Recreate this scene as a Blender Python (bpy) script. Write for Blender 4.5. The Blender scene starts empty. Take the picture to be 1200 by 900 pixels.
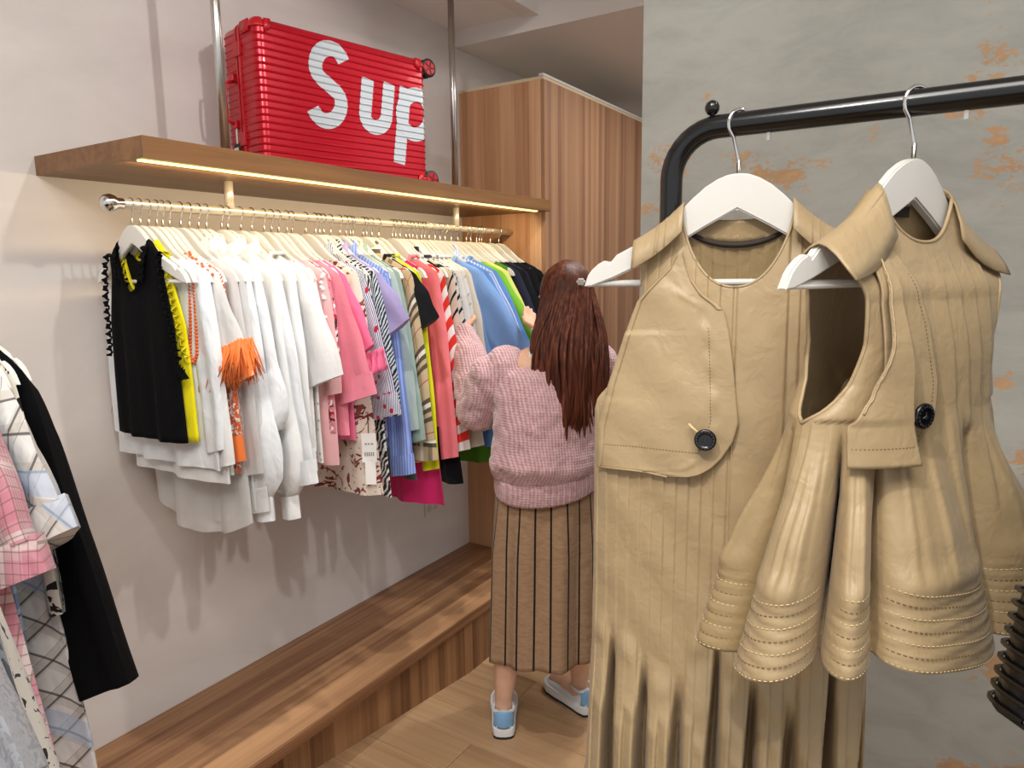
import bpy, bmesh, math, random
import numpy as np
from mathutils import Vector, Matrix, Euler
from mathutils.geometry import intersect_line_plane

R = math.radians
scene = bpy.context.scene
COL = scene.collection
rng = random.Random(7)
nrng = np.random.default_rng(7)

# ------------------------------------------------------------------ camera
CAM_POS = Vector((2.0, 0.0, 1.58))
YAW, PITCH, ROLL = R(32.33984), R(8.93464), R(-0.76467)
fw = Vector((-math.sin(YAW) * math.cos(PITCH), math.cos(YAW) * math.cos(PITCH), -math.sin(PITCH)))
rt0 = Vector((math.cos(YAW), math.sin(YAW), 0))
up0 = rt0.cross(fw)
rt = rt0 * math.cos(ROLL) + up0 * math.sin(ROLL)
up = up0 * math.cos(ROLL) - rt0 * math.sin(ROLL)
cam_data = bpy.data.cameras.new('camera')
cam_data.sensor_width = 36.0
cam_data.lens = 36.0 * 830.0 / 1200.0
cam_data.clip_start = 0.02
cam = bpy.data.objects.new('camera', cam_data)
COL.objects.link(cam)
M = Matrix(((rt.x, up.x, -fw.x, CAM_POS.x), (rt.y, up.y, -fw.y, CAM_POS.y), (rt.z, up.z, -fw.z, CAM_POS.z), (0, 0, 0, 1)))
cam.matrix_world = M
scene.camera = cam

# ------------------------------------------------------------------ world, lamps, exposure
w = bpy.data.worlds.new('world'); scene.world = w
w.use_nodes = True
w.node_tree.nodes['Background'].inputs[0].default_value = (0.97, 0.98, 1.0, 1)
w.node_tree.nodes['Background'].inputs[1].default_value = 0.80
vs = scene.view_settings
vs.view_transform = 'Standard'; vs.look = 'None'; vs.gamma = 1.0; vs.exposure = 0.0
vs.use_curve_mapping = False

def spot(name, loc, target, power, angle=70, blend=0.5, size=0.04, color=(1, 0.95, 0.88)):
    l = bpy.data.lights.new(name, 'SPOT')
    l.energy = power; l.spot_size = R(angle); l.spot_blend = blend; l.shadow_soft_size = size; l.color = color
    o = bpy.data.objects.new(name, l); COL.objects.link(o)
    o.location = loc
    o.rotation_euler = (Vector(target) - Vector(loc)).to_track_quat('-Z', 'Y').to_euler()
    return o
def area(name, loc, target, power, sx, sy, color=(1, 0.96, 0.91)):
    l = bpy.data.lights.new(name, 'AREA')
    l.shape = 'RECTANGLE'; l.size = sx; l.size_y = sy; l.energy = power; l.color = color
    o = bpy.data.objects.new(name, l); COL.objects.link(o)
    o.location = loc
    o.rotation_euler = (Vector(target) - Vector(loc)).to_track_quat('-Z', 'Y').to_euler()
    return o
WHITE = (1, 0.985, 0.96)
spot('wall_spot', (2.55, 1.35, 2.8), (0.0, 1.0, 1.7), 62, 66, 0.7, 0.035, WHITE)
spot('rack_spot', (1.35, 2.2, 2.9), (0.45, 1.9, 1.1), 34, 75, 0.6, 0.035, WHITE)
spot('platform_spot', (0.95, 0.95, 2.95), (0.55, 1.6, 0.0), 75, 52, 0.7, 0.03, WHITE)
spot('floor_spot', (1.15, 2.55, 2.95), (0.72, 1.75, 0.0), 60, 50, 0.6, 0.03, WHITE)
spot('cabinet_spot', (1.35, 0.5, 2.95), (0.2, 2.5, 2.05), 42, 36, 0.8, 0.04, WHITE)
spot('dress_spot', (1.62, -0.45, 2.85), (1.85, 0.95, 1.2), 55, 46, 0.7, 0.03, WHITE)
spot('plaid_spot', (1.9, 0.2, 2.9), (0.9, 0.4, 1.2), 30, 70, 0.7, 0.04, WHITE)
spot('front_wall_spot', (2.0, -0.9, 2.9), (0.0, 0.6, 1.9), 100, 60, 0.8, 0.28, WHITE)
area('ceiling_fill', (2.2, -0.3, 2.95), (2.2, -0.3, 0), 42, 1.2, 1.2)  # soft overhead fill, added out of view for ambient light
area('aisle_fill', (1.25, 3.1, 2.56), (1.25, 3.1, 0), 14, 0.5, 0.9, WHITE)  # unseen fill added behind the grey wall to brighten the soffit by bounce
area('shelf_led', (0.40, 1.80, 1.832), (0.0, 1.80, 1.45), 3.4, 1.72, 0.014, (1, 0.77, 0.46))

# ------------------------------------------------------------------ helpers
def lin(h):
    h = h.lstrip('#')
    c = [int(h[i:i + 2], 16) / 255 for i in (0, 2, 4)]
    return tuple(((x / 12.92) if x <= 0.04045 else ((x + 0.055) / 1.055) ** 2.4) for x in c) + (1.0,)

class NT:
    """small helper around a material node tree"""
    def __init__(s, name, rough=0.6, metal=0.0, spec=0.5, sheen=0.0, coat=0.0):
        s.m = bpy.data.materials.new(name); s.m.use_nodes = True
        s.t = s.m.node_tree; s.b = s.t.nodes['Principled BSDF']
        s.out = s.t.nodes['Material Output']
        s.b.inputs['Roughness'].default_value = rough
        s.b.inputs['Metallic'].default_value = metal
        s.b.inputs['Specular IOR Level'].default_value = spec
        s.b.inputs['Sheen Weight'].default_value = sheen
        s.b.inputs['Coat Weight'].default_value = coat
    def n(s, kind, **kw):
        x = s.t.nodes.new(kind)
        for k, v in kw.items():
            if k in x.inputs: x.inputs[k].default_value = v
            else: setattr(x, k, v)
        return x
    def l(s, a, b): s.t.links.new(a, b)
    def uv(s): return s.n('ShaderNodeTexCoord').outputs['UV']
    def obj(s): return s.n('ShaderNodeTexCoord').outputs['Object']
    def math(s, op, a, b=None, c=None):
        x = s.n('ShaderNodeMath', operation=op)
        for i, v in enumerate((a, b, c)):
            if v is None: continue
            if isinstance(v, (int, float)): x.inputs[i].default_value = v
            else: s.l(v, x.inputs[i])
        return x.outputs[0]
    def mix(s, f, a, b):
        x = s.n('ShaderNodeMix', data_type='RGBA')
        if isinstance(f, (int, float)): x.inputs[0].default_value = f
        else: s.l(f, x.inputs[0])
        for i, v in ((6, a), (7, b)):
            if isinstance(v, (tuple, list)): x.inputs[i].default_value = v
            else: s.l(v, x.inputs[i])
        return x.outputs[2]
    def noise(s, vec, scale, detail=3, rough=0.5, dist=0.0):
        x = s.n('ShaderNodeTexNoise'); s.l(vec, x.inputs['Vector'])
        x.inputs['Scale'].default_value = scale; x.inputs['Detail'].default_value = detail
        x.inputs['Roughness'].default_value = rough; x.inputs['Distortion'].default_value = dist
        return x.outputs['Fac']
    def ramp(s, f, stops):
        x = s.n('ShaderNodeValToRGB'); s.l(f, x.inputs[0])
        e = x.color_ramp.elements
        while len(e) < len(stops): e.new(0.5)
        for el, (p, c) in zip(e, stops): el.position = p; el.color = c
        return x.outputs[0]
    def scalev(s, vec, sc):
        x = s.n('ShaderNodeMapping'); s.l(vec, x.inputs['Vector']); x.inputs['Scale'].default_value = sc
        return x.outputs[0]
    def bump(s, h, strength=0.3, dist=0.005):
        x = s.n('ShaderNodeBump'); x.inputs['Strength'].default_value = strength; x.inputs['Distance'].default_value = dist
        s.l(h, x.inputs['Height'])
        prev = s.b.inputs['Normal']
        if prev.links: s.l(prev.links[0].from_socket, x.inputs['Normal'])
        s.l(x.outputs[0], s.b.inputs['Normal'])
    def color(s, c):
        if isinstance(c, (tuple, list)): s.b.inputs['Base Color'].default_value = c
        else: s.l(c, s.b.inputs['Base Color'])
    def stripe(s, co, period, duty, off=0.0):
        return s.math('LESS_THAN', s.math('FRACT', s.math('MULTIPLY_ADD', co, 1.0 / period, off + 500.0)), duty)

def plain(name, col, rough=0.5, metal=0.0, spec=0.5, coat=0.0):
    t = NT(name, rough, metal, spec, 0, coat); t.color(lin(col) if isinstance(col, str) else col)
    return t.m

def cloth(name, col, pattern=None, rough=0.8, sheen=0.15, wrinkle=0.35, alpha=1.0, weave=True, spec=0.25):
    """fabric; UV is in metres. pattern(t, u, v, base) returns a colour socket"""
    t = NT(name, rough, 0, spec, sheen)
    base = lin(col) if isinstance(col, str) else col
    uv = t.uv(); sp = t.n('ShaderNodeSeparateXYZ'); t.l(uv, sp.inputs[0])
    c = pattern(t, sp.outputs[0], sp.outputs[1], base, uv) if pattern else base
    ob = t.obj()
    var = t.noise(ob, 9, 2)
    c2 = t.mix(t.math('MULTIPLY', var, 0.16), c, (0.0, 0.0, 0.0, 1))
    t.color(c2)
    if wrinkle: t.bump(t.noise(t.scalev(ob, (1, 1, 0.55)), 26, 2, 0.5, 0.4), wrinkle, 0.012)
    if weave: t.bump(t.noise(uv, 900, 1), 0.12, 0.001)
    if alpha < 1:
        tr = t.n('ShaderNodeBsdfTransparent'); mx = t.n('ShaderNodeMixShader')
        mx.inputs[0].default_value = alpha
        t.l(tr.outputs[0], mx.inputs[1]); t.l(t.b.outputs[0], mx.inputs[2]); t.l(mx.outputs[0], t.out.inputs[0])
    return t.m

def p_stripes(c2, period, duty, axis='v', off=0.0):
    def f(t, u, v, base, uv): return t.mix(t.stripe(v if axis == 'v' else u, period, duty, off), base, lin(c2))
    return f
def p_plaid(lines, rot=0.0):
    """lines: (axis, period, duty, colour, strength, offset)"""
    def f(t, u, v, base, uv):
        c = base
        if rot:
            mp = t.n('ShaderNodeMapping'); t.l(uv, mp.inputs['Vector']); mp.inputs['Rotation'].default_value = (0, 0, rot)
            sp = t.n('ShaderNodeSeparateXYZ'); t.l(mp.outputs[0], sp.inputs[0]); u, v = sp.outputs[0], sp.outputs[1]
        for ax, per, du, col, st, off in lines:
            m = t.stripe(v if ax == 'v' else u, per, du, off)
            c = t.mix(t.math('MULTIPLY', m, st), c, lin(col))
        return c
    return f
def p_blobs(cols, scale, thr, dist=1.0):
    def f(t, u, v, base, uv):
        c = base
        for i, cc in enumerate(cols):
            n = t.noise(t.scalev(uv, (1 + 0.13 * i, 1, 1)), scale * (1 + 0.27 * i), 2, 0.5, dist)
            c = t.mix(t.math('GREATER_THAN', n, thr), c, lin(cc))
        return c
    return f
def p_zebra(c2, scale=22, dist=7, thr=0.5, rot=0.6):
    def f(t, u, v, base, uv):
        mp = t.n('ShaderNodeMapping'); t.l(uv, mp.inputs['Vector']); mp.inputs['Rotation'].default_value = (0, 0, rot)
        wv = t.n('ShaderNodeTexWave'); t.l(mp.outputs[0], wv.inputs['Vector'])
        wv.inputs['Scale'].default_value = scale; wv.inputs['Distortion'].default_value = dist
        wv.inputs['Detail'].default_value = 2; wv.inputs['Detail Scale'].default_value = 1.2
        return t.mix(t.math('GREATER_THAN', wv.outputs['Fac'], thr), base, lin(c2))
    return f
def p_dots(c2, scale, rad, over=None):
    def f(t, u, v, base, uv):
        c = over(t, u, v, base, uv) if over else base
        vo = t.n('ShaderNodeTexVoronoi'); t.l(uv, vo.inputs['Vector']); vo.inputs['Scale'].default_value = scale
        vo.inputs['Randomness'].default_value = 0.55
        return t.mix(t.math('LESS_THAN', vo.outputs['Distance'], rad), c, lin(c2))
    return f

def link(name, me, mat, parent=None, loc=(0, 0, 0), rot=(0, 0, 0)):
    o = bpy.data.objects.new(name, me); COL.objects.link(o)
    if mat is not None and len(me.materials) == 0: me.materials.append(mat)
    o.parent = parent; o.location = loc; o.rotation_euler = rot
    return o
def tag(o, label=None, cat=None, group=None, kind=None):
    if label: o['label'] = label
    if cat: o['category'] = cat
    if group: o['group'] = group
    if kind: o['kind'] = kind
    return o
def thing(name, label, cat, loc=(0, 0, 0), rz=0.0, group=None, rot=None):
    o = bpy.data.objects.new(name, None); COL.objects.link(o)
    o.empty_display_size = 0.05
    o.location = loc; o.rotation_euler = rot if rot else (0, 0, rz)
    return tag(o, label, cat, group)

class MB:
    """collects vertices / faces / uvs of one mesh part"""
    def __init__(s): s.v = []; s.f = []; s.uv = []
    def add(s, V, F, UV=None):
        b = len(s.v); s.v.extend([tuple(map(float, p)) for p in V])
        s.uv.extend([tuple(map(float, p)) for p in UV] if UV is not None else [(float(p[0] + p[1] * .7), float(p[2])) for p in V])
        s.f.extend([tuple(int(i) + b for i in f) for f in F]); return s
    def grid(s, P, UV=None, wrap=False, flip=False):
        """P: (rows, cols, 3) array"""
        r, c = P.shape[:2]; F = []
        for i in range(r - 1):
            for j in range(c if wrap else c - 1):
                k = (j + 1) % c
                q = (i * c + j, i * c + k, (i + 1) * c + k, (i + 1) * c + j)
                F.append(q[::-1] if flip else q)
        return s.add(P.reshape(-1, 3), F, None if UV is None else UV.reshape(-1, 2))
    def box(s, x0, x1, y0, y1, z0, z1):
        V = [(x, y, z) for z in (z0, z1) for y in (y0, y1) for x in (x0, x1)]
        return s.add(V, [(0, 2, 3, 1), (4, 5, 7, 6), (0, 1, 5, 4), (2, 6, 7, 3), (0, 4, 6, 2), (1, 3, 7, 5)])
    def tube(s, path, rad, seg=8, caps=True, flat=None, uplen=None):
        """path: list of points; rad number or list; flat: (normal vec, ratio) squashes along a vector"""
        P = np.array(path, float); n = len(P)
        rads = np.full(n, rad, float) if np.isscalar(rad) else np.array(rad, float)
        T = np.gradient(P, axis=0); T /= np.linalg.norm(T, axis=1)[:, None] + 1e-12
        ref = np.array([0, 0, 1.]) if abs(T[0][2]) < 0.9 else np.array([0, 1., 0])
        if flat is not None: ref = np.array(flat[0], float)
        A = ref - T[0] * (ref @ T[0]); A /= np.linalg.norm(A)
        rows = []; uvs = []; d = 0.0
        for i in range(n):
            if flat is not None: A = ref - T[i] * (ref @ T[i])
            else: A = A - T[i] * (A @ T[i])
            A = A / (np.linalg.norm(A) + 1e-12); B = np.cross(T[i], A)
            if i: d += np.linalg.norm(P[i] - P[i - 1])
            th = np.linspace(0, 2 * math.pi, seg, endpoint=False)
            k = flat[1] if flat is not None else 1.0
            rows.append(P[i] + np.outer(np.cos(th) * rads[i] * k, A) + np.outer(np.sin(th) * rads[i], B))
            uvs.append(np.stack([th * rads[i], np.full(seg, d)], 1))
        G = np.array(rows); b = len(s.v)
        s.grid(G, np.array(uvs), wrap=True)
        if caps:
            s.f.append(tuple(b + j for j in range(seg))[::-1]); s.f.append(tuple(b + (n - 1) * seg + j for j in range(seg)))
        return s
    def lathe(s, prof, c=(0, 0, 0), axis='z', seg=20):
        th = np.linspace(0, 2 * math.pi, seg, endpoint=False); rows = []
        for r, h in prof:
            x, y, z = np.cos(th) * r, np.sin(th) * r, np.full(seg, h)
            p = {'z': (x, y, z), 'y': (x, z, y), 'x': (z, x, y)}[axis]
            rows.append(np.stack(p, 1) + np.array(c))
        b = len(s.v); s.grid(np.array(rows), wrap=True, flip=(axis == 'y'))
        n = len(prof)
        s.f.append(tuple(b + j for j in range(seg))); s.f.append(tuple(b + (n - 1) * seg + j for j in range(seg)))
        return s
    def mesh(s, name, smooth=False):
        me = bpy.data.meshes.new(name); me.from_pydata(s.v, [], s.f)
        ul = me.uv_layers.new(name='UVMap')
        li = np.zeros(len(me.loops), dtype=np.int32); me.loops.foreach_get('vertex_index', li)
        ul.data.foreach_set('uv', np.array(s.uv, dtype=np.float32)[li].ravel())
        if smooth: me.polygons.foreach_set('use_smooth', [True] * len(me.polygons))
        me.update(); return me
    def build(s, name, mat, parent=None, smooth=False, bevel=0, solid=0, loc=(0, 0, 0), rot=(0, 0, 0), fixn=False, sub=0, bseg=2):
        me = s.mesh(name, smooth)
        if fixn:
            bm = bmesh.new(); bm.from_mesh(me); bmesh.ops.recalc_face_normals(bm, faces=bm.faces); bm.to_mesh(me); bm.free()
        o = link(name, me, mat, parent, loc, rot)
        if solid:
            m = o.modifiers.new('solid', 'SOLIDIFY'); m.thickness = solid; m.offset = 0
        if bevel:
            m = o.modifiers.new('bevel', 'BEVEL'); m.width = bevel; m.segments = bseg; m.limit_method = 'ANGLE'; m.angle_limit = R(40)
            me.polygons.foreach_set('use_smooth', [True] * len(me.polygons))
            wn = o.modifiers.new('wn', 'WEIGHTED_NORMAL')
        if sub:
            m = o.modifiers.new('sub', 'SUBSURF'); m.levels = sub; m.render_levels = sub
        return o

def prism(poly, y0, y1):
    """closed polygon in xz extruded along y"""
    n = len(poly); V = [(x, y0, z) for x, z in poly] + [(x, y1, z) for x, z in poly]
    F = [tuple(range(n)), tuple(range(2 * n - 1, n - 1, -1))] + [(i, i + n, (i + 1) % n + n, (i + 1) % n) for i in range(n)]
    return V, F
def sstep(a, b, x): t = np.clip((x - a) / (b - a), 0, 1); return t * t * (3 - 2 * t)
def bez(p0, p1, p2, p3, n):
    t = np.linspace(0, 1, n)[:, None]; p0, p1, p2, p3 = map(np.array, (p0, p1, p2, p3))
    return (1 - t) ** 3 * p0 + 3 * (1 - t) ** 2 * t * p1 + 3 * (1 - t) * t * t * p2 + t ** 3 * p3

# ------------------------------------------------------------------ surface materials
def wood(name, c1, c2, grain='y', strip=0.0, cross='x', rough=0.42, fine=70.0, contrast=1.0, per_obj=False, spec=0.4):
    """laminate: streaks stretched along the grain axis; strip = width of glued strips across"""
    t = NT(name, rough, 0, spec)
    ob = t.obj(); sp = t.n('ShaderNodeSeparateXYZ'); t.l(ob, sp.inputs[0])
    ax = {'x': 0, 'y': 1, 'z': 2}
    sc = [fine, fine, fine]; sc[ax[grain]] = fine * 0.025
    mp = t.n('ShaderNodeMapping'); t.l(ob, mp.inputs[0]); mp.inputs['Scale'].default_value = sc
    if per_obj:
        oi = t.n('ShaderNodeObjectInfo'); cmb = t.n('ShaderNodeCombineXYZ')
        for k in range(3): t.l(t.math('MULTIPLY', oi.outputs['Random'], 50.0 + 13 * k), cmb.inputs[k])
        t.l(cmb.outputs[0], mp.inputs['Location'])
    n1 = t.noise(mp.outputs[0], 1.0, 4, 0.6, 0.6)
    n2 = t.noise(mp.outputs[0], 0.17, 2, 0.5, 1.2)
    f = t.math('ADD', t.math('MULTIPLY', n1, 0.55), t.math('MULTIPLY', n2, 0.55))
    if strip:
        cell = t.math('FLOOR', t.math('MULTIPLY', sp.outputs[ax[cross]], 1.0 / strip))
        wn = t.n('ShaderNodeTexWhiteNoise', noise_dimensions='1D'); t.l(cell, wn.inputs['W'])
        f = t.math('ADD', f, t.math('MULTIPLY_ADD', wn.outputs[0], 0.34, -0.17))
    if per_obj:
        f = t.math('ADD', f, t.math('MULTIPLY_ADD', oi.outputs['Random'], 0.16, -0.08))
    lo, hi = 0.55 - 0.24 / contrast, 0.55 + 0.24 / contrast
    t.color(t.ramp(f, [(max(0, lo), lin(c2)), (min(1, hi), lin(c1))]))
    t.bump(n1, 0.08, 0.002)
    return t.m

def plaster_pink():
    t = NT('left_wall_plaster', 0.75, 0, 0.3); ob = t.obj()
    n = t.noise(t.scalev(ob, (1, 0.6, 1.6)), 2.2, 5, 0.6, 0.8)
    t.color(t.ramp(n, [(0.3, lin('cfc6c0')), (0.55, lin('d8cfc9')), (0.75, lin('ded7d1'))]))
    t.bump(t.noise(ob, 30, 4), 0.05, 0.004); return t.m
def plaster_grey():
    t = NT('grey_plaster', 0.7, 0, 0.3); ob = t.n('ShaderNodeTexCoord').outputs['Object']
    n = t.noise(t.scalev(ob, (1, 1, 2.2)), 6, 6, 0.65, 0.5)
    base = t.ramp(n, [(0.3, lin('a3a39c')), (0.55, lin('b2b2aa')), (0.8, lin('bcbbb3'))])
    big = t.noise(t.scalev(ob, (1.2, 1, 1.6)), 3.6, 3, 0.55, 0.0)
    fine = t.noise(t.scalev(ob, (1, 1, 1.7)), 26, 7, 0.75, 0.15)
    s = t.math('ADD', t.math('MULTIPLY', big, 0.62), t.math('MULTIPLY', fine, 0.42))
    edge = t.ramp(s, [(0.588, (0, 0, 0, 1)), (0.612, (1, 1, 1, 1))])
    ochre = t.ramp(fine, [(0.4, lin('b98a5a')), (0.7, lin('cda273'))])
    t.color(t.mix(t.math('MULTIPLY', edge, 0.85), base, ochre))
    t.bump(t.noise(t.scalev(ob, (1, 1, 2)), 60, 5, 0.7), 0.10, 0.003)
    t.bump(edge, -0.12, 0.002); return t.m
M_wall = plaster_pink(); M_grey = plaster_grey()
M_white_paint = plain('white_paint', 'e9e4df', 0.7)
M_ceil = plain('ceiling_paint', 'f1eeea', 0.8)
M_walnut_y = wood('walnut_along', 'c4966c', '7a5236', 'y', 0.055, 'x', 0.4, 60)
M_walnut_x = wood('walnut_across', '9a6c45', '5f3c22', 'x', 0, 'z', 0.4, 60)
M_walnut_z = wood('walnut_upright', 'a87c55', '6b472c', 'z', 0.047, 'y', 0.45, 60)
M_shelf_y = wood('shelf_walnut', '94693f', '5c3b22', 'y', 0, 'x', 0.4, 50)
M_cab_x = wood('cabinet_side_wood_lit', 'e4b68c', 'b4805a', 'z', 0.075, 'x', 0.5, 42)  # wood lightened to stand in for spotlight falling on the side panel
M_cab_y = wood('cabinet_door_wood', 'b98d6a', '8a6248', 'z', 0.03, 'y', 0.5, 42)
M_oak = wood('oak_floor', 'c9a67f', '957250', 'x', 0, 'y', 0.38, 36, 0.8, True)
M_ply = plain('plywood_edge', 'd8c2a0', 0.7)
M_steel = plain('brushed_steel', 'c9c6c0', 0.28, 1.0)
M_chrome = plain('chrome', 'dddcd9', 0.12, 1.0)
M_rail = plain('satin_rail_steel', 'e2d8c4', 0.3, 0.55)
M_black_metal = plain('black_gloss_metal', '0a0a0b', 0.22, 0.0, 0.6)
M_white_wood = plain('white_lacquered_wood', 'dcd9d2', 0.38, 0, 0.4)
M_white_plastic = plain('white_plastic', 'd6d2cb', 0.4)

# ------------------------------------------------------------------ room shell
def struct(o): o['kind'] = 'structure'; return o
fl = struct(MB().box(-0.12, 4.6, -2.6, 5.0, -0.12, -0.012).build('floor', plain('screed', '5a4634', 0.8)))
pw = 0.145; y = -0.7; row = 0
while y < 4.75:
    x = 0.30 - [0.0, 0.75, 0.35][row % 3]
    while x < 3.0:
        x1 = min(x + 1.15, 3.2); x0 = max(x, 0.2)
        if x1 - x0 > 0.05:
            MB().box(0, x1 - x0 - 0.0015, 0, pw - 0.0015, 0, 0.012).build('plank', M_oak, fl, bevel=0.0008, bseg=1, loc=(x0, y, -0.012))
        x = x + 1.15
    y += pw; row += 1
struct(MB().box(-0.12, 0, -2.6, 5.0, 0, 3.0).build('wall_left', M_wall))
struct(MB().box(0, 4.6, 4.9, 5.0, 0, 3.0).build('wall_back', M_white_paint))
struct(MB().box(1.289, 4.6, 1.75, 2.15, 0, 3.0).build('wall_right', M_grey))
struct(MB().box(-0.12, 4.6, -2.6, 5.0, 3.0, 3.1).build('ceiling', M_ceil))
struct(MB().box(0.0, 1.6, 2.71, 4.9, 2.576, 3.0).build('trim_1', M_white_paint))        # soffit over the cabinet
struct(MB().box(0.0, 0.37, -2.6, 2.71, 2.645, 3.0).build('trim_2', M_ceil))            # lowered ceiling along the left wall
struct(MB().box(0.37, 0.44, -2.6, 2.71, 2.630, 3.0).build('trim_3', M_white_paint))    # its lip

# platform along the left wall
pf = thing('display_platform', 'low walnut platform step running along the foot of the pale wall', 'platform', (0.22, 1.2, 0))
MB().box(-0.219, 0.228, -3.2, 1.538, 0.212, 0.25).build('top_board', M_walnut_y, pf, bevel=0.002)
xs = lambda Y: 0.338 + (Y - 1.408) * 0.145 if Y < 2.2 else 0.438
b = MB()
pts = [(-0.6, xs(0.2)), (0.2, xs(0.2)), (2.12, xs(2.12)), (2.738, 0.441)]
V = []; 
for Y, X in pts: V += [(X - 0.22, Y - 1.2, 0.0), (X - 0.22, Y - 1.2, 0.212), (-0.2, Y - 1.2, 0.0), (-0.2, Y - 1.2, 0.212)]
F = []
for i in range(3):
    a = 4 * i; c = a + 4
    F += [(a, c, c + 1, a + 1), (a + 1, c + 1, c + 3, a + 3), (a + 2, a + 3, c + 3, c + 2), (a, a + 2, c + 2, c)]
F += [(0, 1, 3, 2), (12, 14, 15, 13)]
b.add(V, F); b.build('riser', M_walnut_z, pf, fixn=True)

# tall built-in cabinet at the end of the rail
cb = thing('tall_cabinet', 'tall wood-grain cabinet with flush doors beyond the wall rail', 'cabinet', (0.22, 2.74, 0.25))
MB().box(-0.219, 0.207, 0.0, 1.50, -0.25, 2.135).build('carcass', M_cab_x, cb)
MB().box(-0.219, 0.219, 0.004, 1.50, 2.137, 2.150).build('top_board', M_ply, cb)
for i in range(3):
    y0 = 0.002 + i * 0.4385
    MB().box(0.208, 0.226, y0, y0 + 0.4365, -0.17, 2.135).build('door', M_cab_y, cb, bevel=0.001)
MB().box(0.200, 0.222, 0.0, 1.5, 2.150, 2.160).build('edge_strip', M_white_plastic, cb)

# wall shelf on steel rods
def emis(name, col, s):
    t = NT(name); t.color(lin(col)); t.b.inputs['Emission Color'].default_value = lin(col); t.b.inputs['Emission Strength'].default_value = s; return t.m
sh = thing('wall_shelf', 'thick walnut wall shelf with a light strip, hung on steel rods', 'shelf', (0.24, 1.83, 1.838))
MB().box(-0.24, 0.235, -0.905, 0.908, 0, 0.047).build('board', M_shelf_y, sh, bevel=0.001)
MB().box(0.192, 0.210, -0.895, 0.84, -0.0035, 0.001).build('light_strip', emis('led_strip_light', 'ffe98c', 3.0), sh)
for Y in (1.286, 2.331):
    MB().tube([(0.03, Y - 1.83, 0.047), (0.03, Y - 1.83, 0.806)], 0.0125, 14).build('support_rod', M_steel, sh, True)

RAIL_X, RAIL_Z, RAIL_R = 0.27, 1.757, 0.0125
rl = thing('clothes_rail', 'steel clothes rail with a ball end hung under the wall shelf', 'rail', (RAIL_X, 1.83, RAIL_Z))
MB().tube([(0, -0.86, 0), (0, 0.905, 0)], RAIL_R, 16).build('rail', M_rail, rl, True)
MB().lathe([(0.001, -0.022), (0.011, -0.0195), (0.018, -0.012), (0.021, 0), (0.018, 0.011), (0.013, 0.018), (0.013, 0.03), (0.0127, 0.031)], (0, -0.875, 0), 'y', 20).build('ball_end', M_chrome, rl, True)
for Y in (1.286, 2.331):
    MB().tube([(0, Y - 1.83, 0.006), (0, Y - 1.83, 0.081)], 0.0125, 14).build('bracket', M_rail, rl, True)

ol = thing('wall_outlet', 'white double power outlet low on the pale wall', 'outlet', (0.0, 2.447, 0.52))
MB().box(0.0005, 0.008, -0.05, 0.05, -0.034, 0.034).build('plate', M_white_plastic, ol, bevel=0.003)
for dy in (-0.022, 0.022):
    MB().box(0.0081, 0.0095, dy - 0.016, dy + 0.016, -0.016, 0.016).build('socket', plain('outlet_insert', 'c2bfba', 0.5), ol, bevel=0.001)

# ------------------------------------------------------------------ red suitcase on the shelf
M_red = plain('red_anodised_shell', 'c00d25', 0.28, 0.35, 0.5, 0.2)
M_redp = plain('red_plastic', 'c4101f', 0.3, 0, 0.5)
M_blackp = plain('black_rubber', '0c0c0d', 0.5)
M_silver = plain('silver_print', 'c6ccd1', 0.35, 0.3)
ex = Vector((0.19302, 0.98119, 0))
sc_ang = math.atan2(ex.y, ex.x)
SL, SH, ST = 0.618, 0.418, 0.205
# local frame: x along the case from its handle end, y = towards the wall, front at y = 0
su = thing('suitcase', 'red ribbed suitcase with large silver lettering lying on the wall shelf', 'suitcase', (0.27, 1.41, 1.8855), sc_ang)
def rib(z):
    if z < 0.022 or z > SH - 0.022: return 0.0
    f = ((z - 0.022) / 0.0201) % 1.0
    return 0.0030 * max(0.0, 1 - (abs(f - 0.5) / 0.20) ** 1.5)
def edge_in(z):
    r = 0.022; d = min(z, SH - z)
    return 0.0 if d > r else r - math.sqrt(max(0, r * r - (r - d) ** 2))
zs = [0, 0.002, 0.005, 0.010, 0.015, 0.022]
z = 0.022
while z < SH - 0.0225:
    for q in (0.30, 0.36, 0.43, 0.5, 0.57, 0.64, 0.70, 1.0):
        zz = z + 0.0201 * q
        if zz < SH - 0.022: zs.append(zz)
    z += 0.0201
zs += [SH - 0.022, SH - 0.015, SH - 0.010, SH - 0.005, SH - 0.002, SH]
rad = 0.026
plan = []
for cx, cy, a0 in ((rad, rad, 180), (SL - rad, rad, 270), (SL - rad, ST - rad, 0), (rad, ST - rad, 90)):
    for k in range(8):
        a = R(a0 + 90 * k / 7); plan.append((cx + rad * math.cos(a), cy + rad * math.sin(a), math.cos(a), math.sin(a)))
plan = plan[::1]
def shell_row(z):
    off = rib(z) - edge_in(z)
    return [(x + nx * off, y_ + ny * off, z) for x, y_, nx, ny in plan]
b = MB(); b.grid(np.array([shell_row(z) for z in zs]), wrap=True)
n0 = len(plan); b.f.append(tuple(range(n0))[::-1]); b.f.append(tuple((len(zs) - 1) * n0 + j for j in range(n0)))
b.build('shell', M_red, su, True).data.set_sharp_from_angle(angle=R(32))
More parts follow.
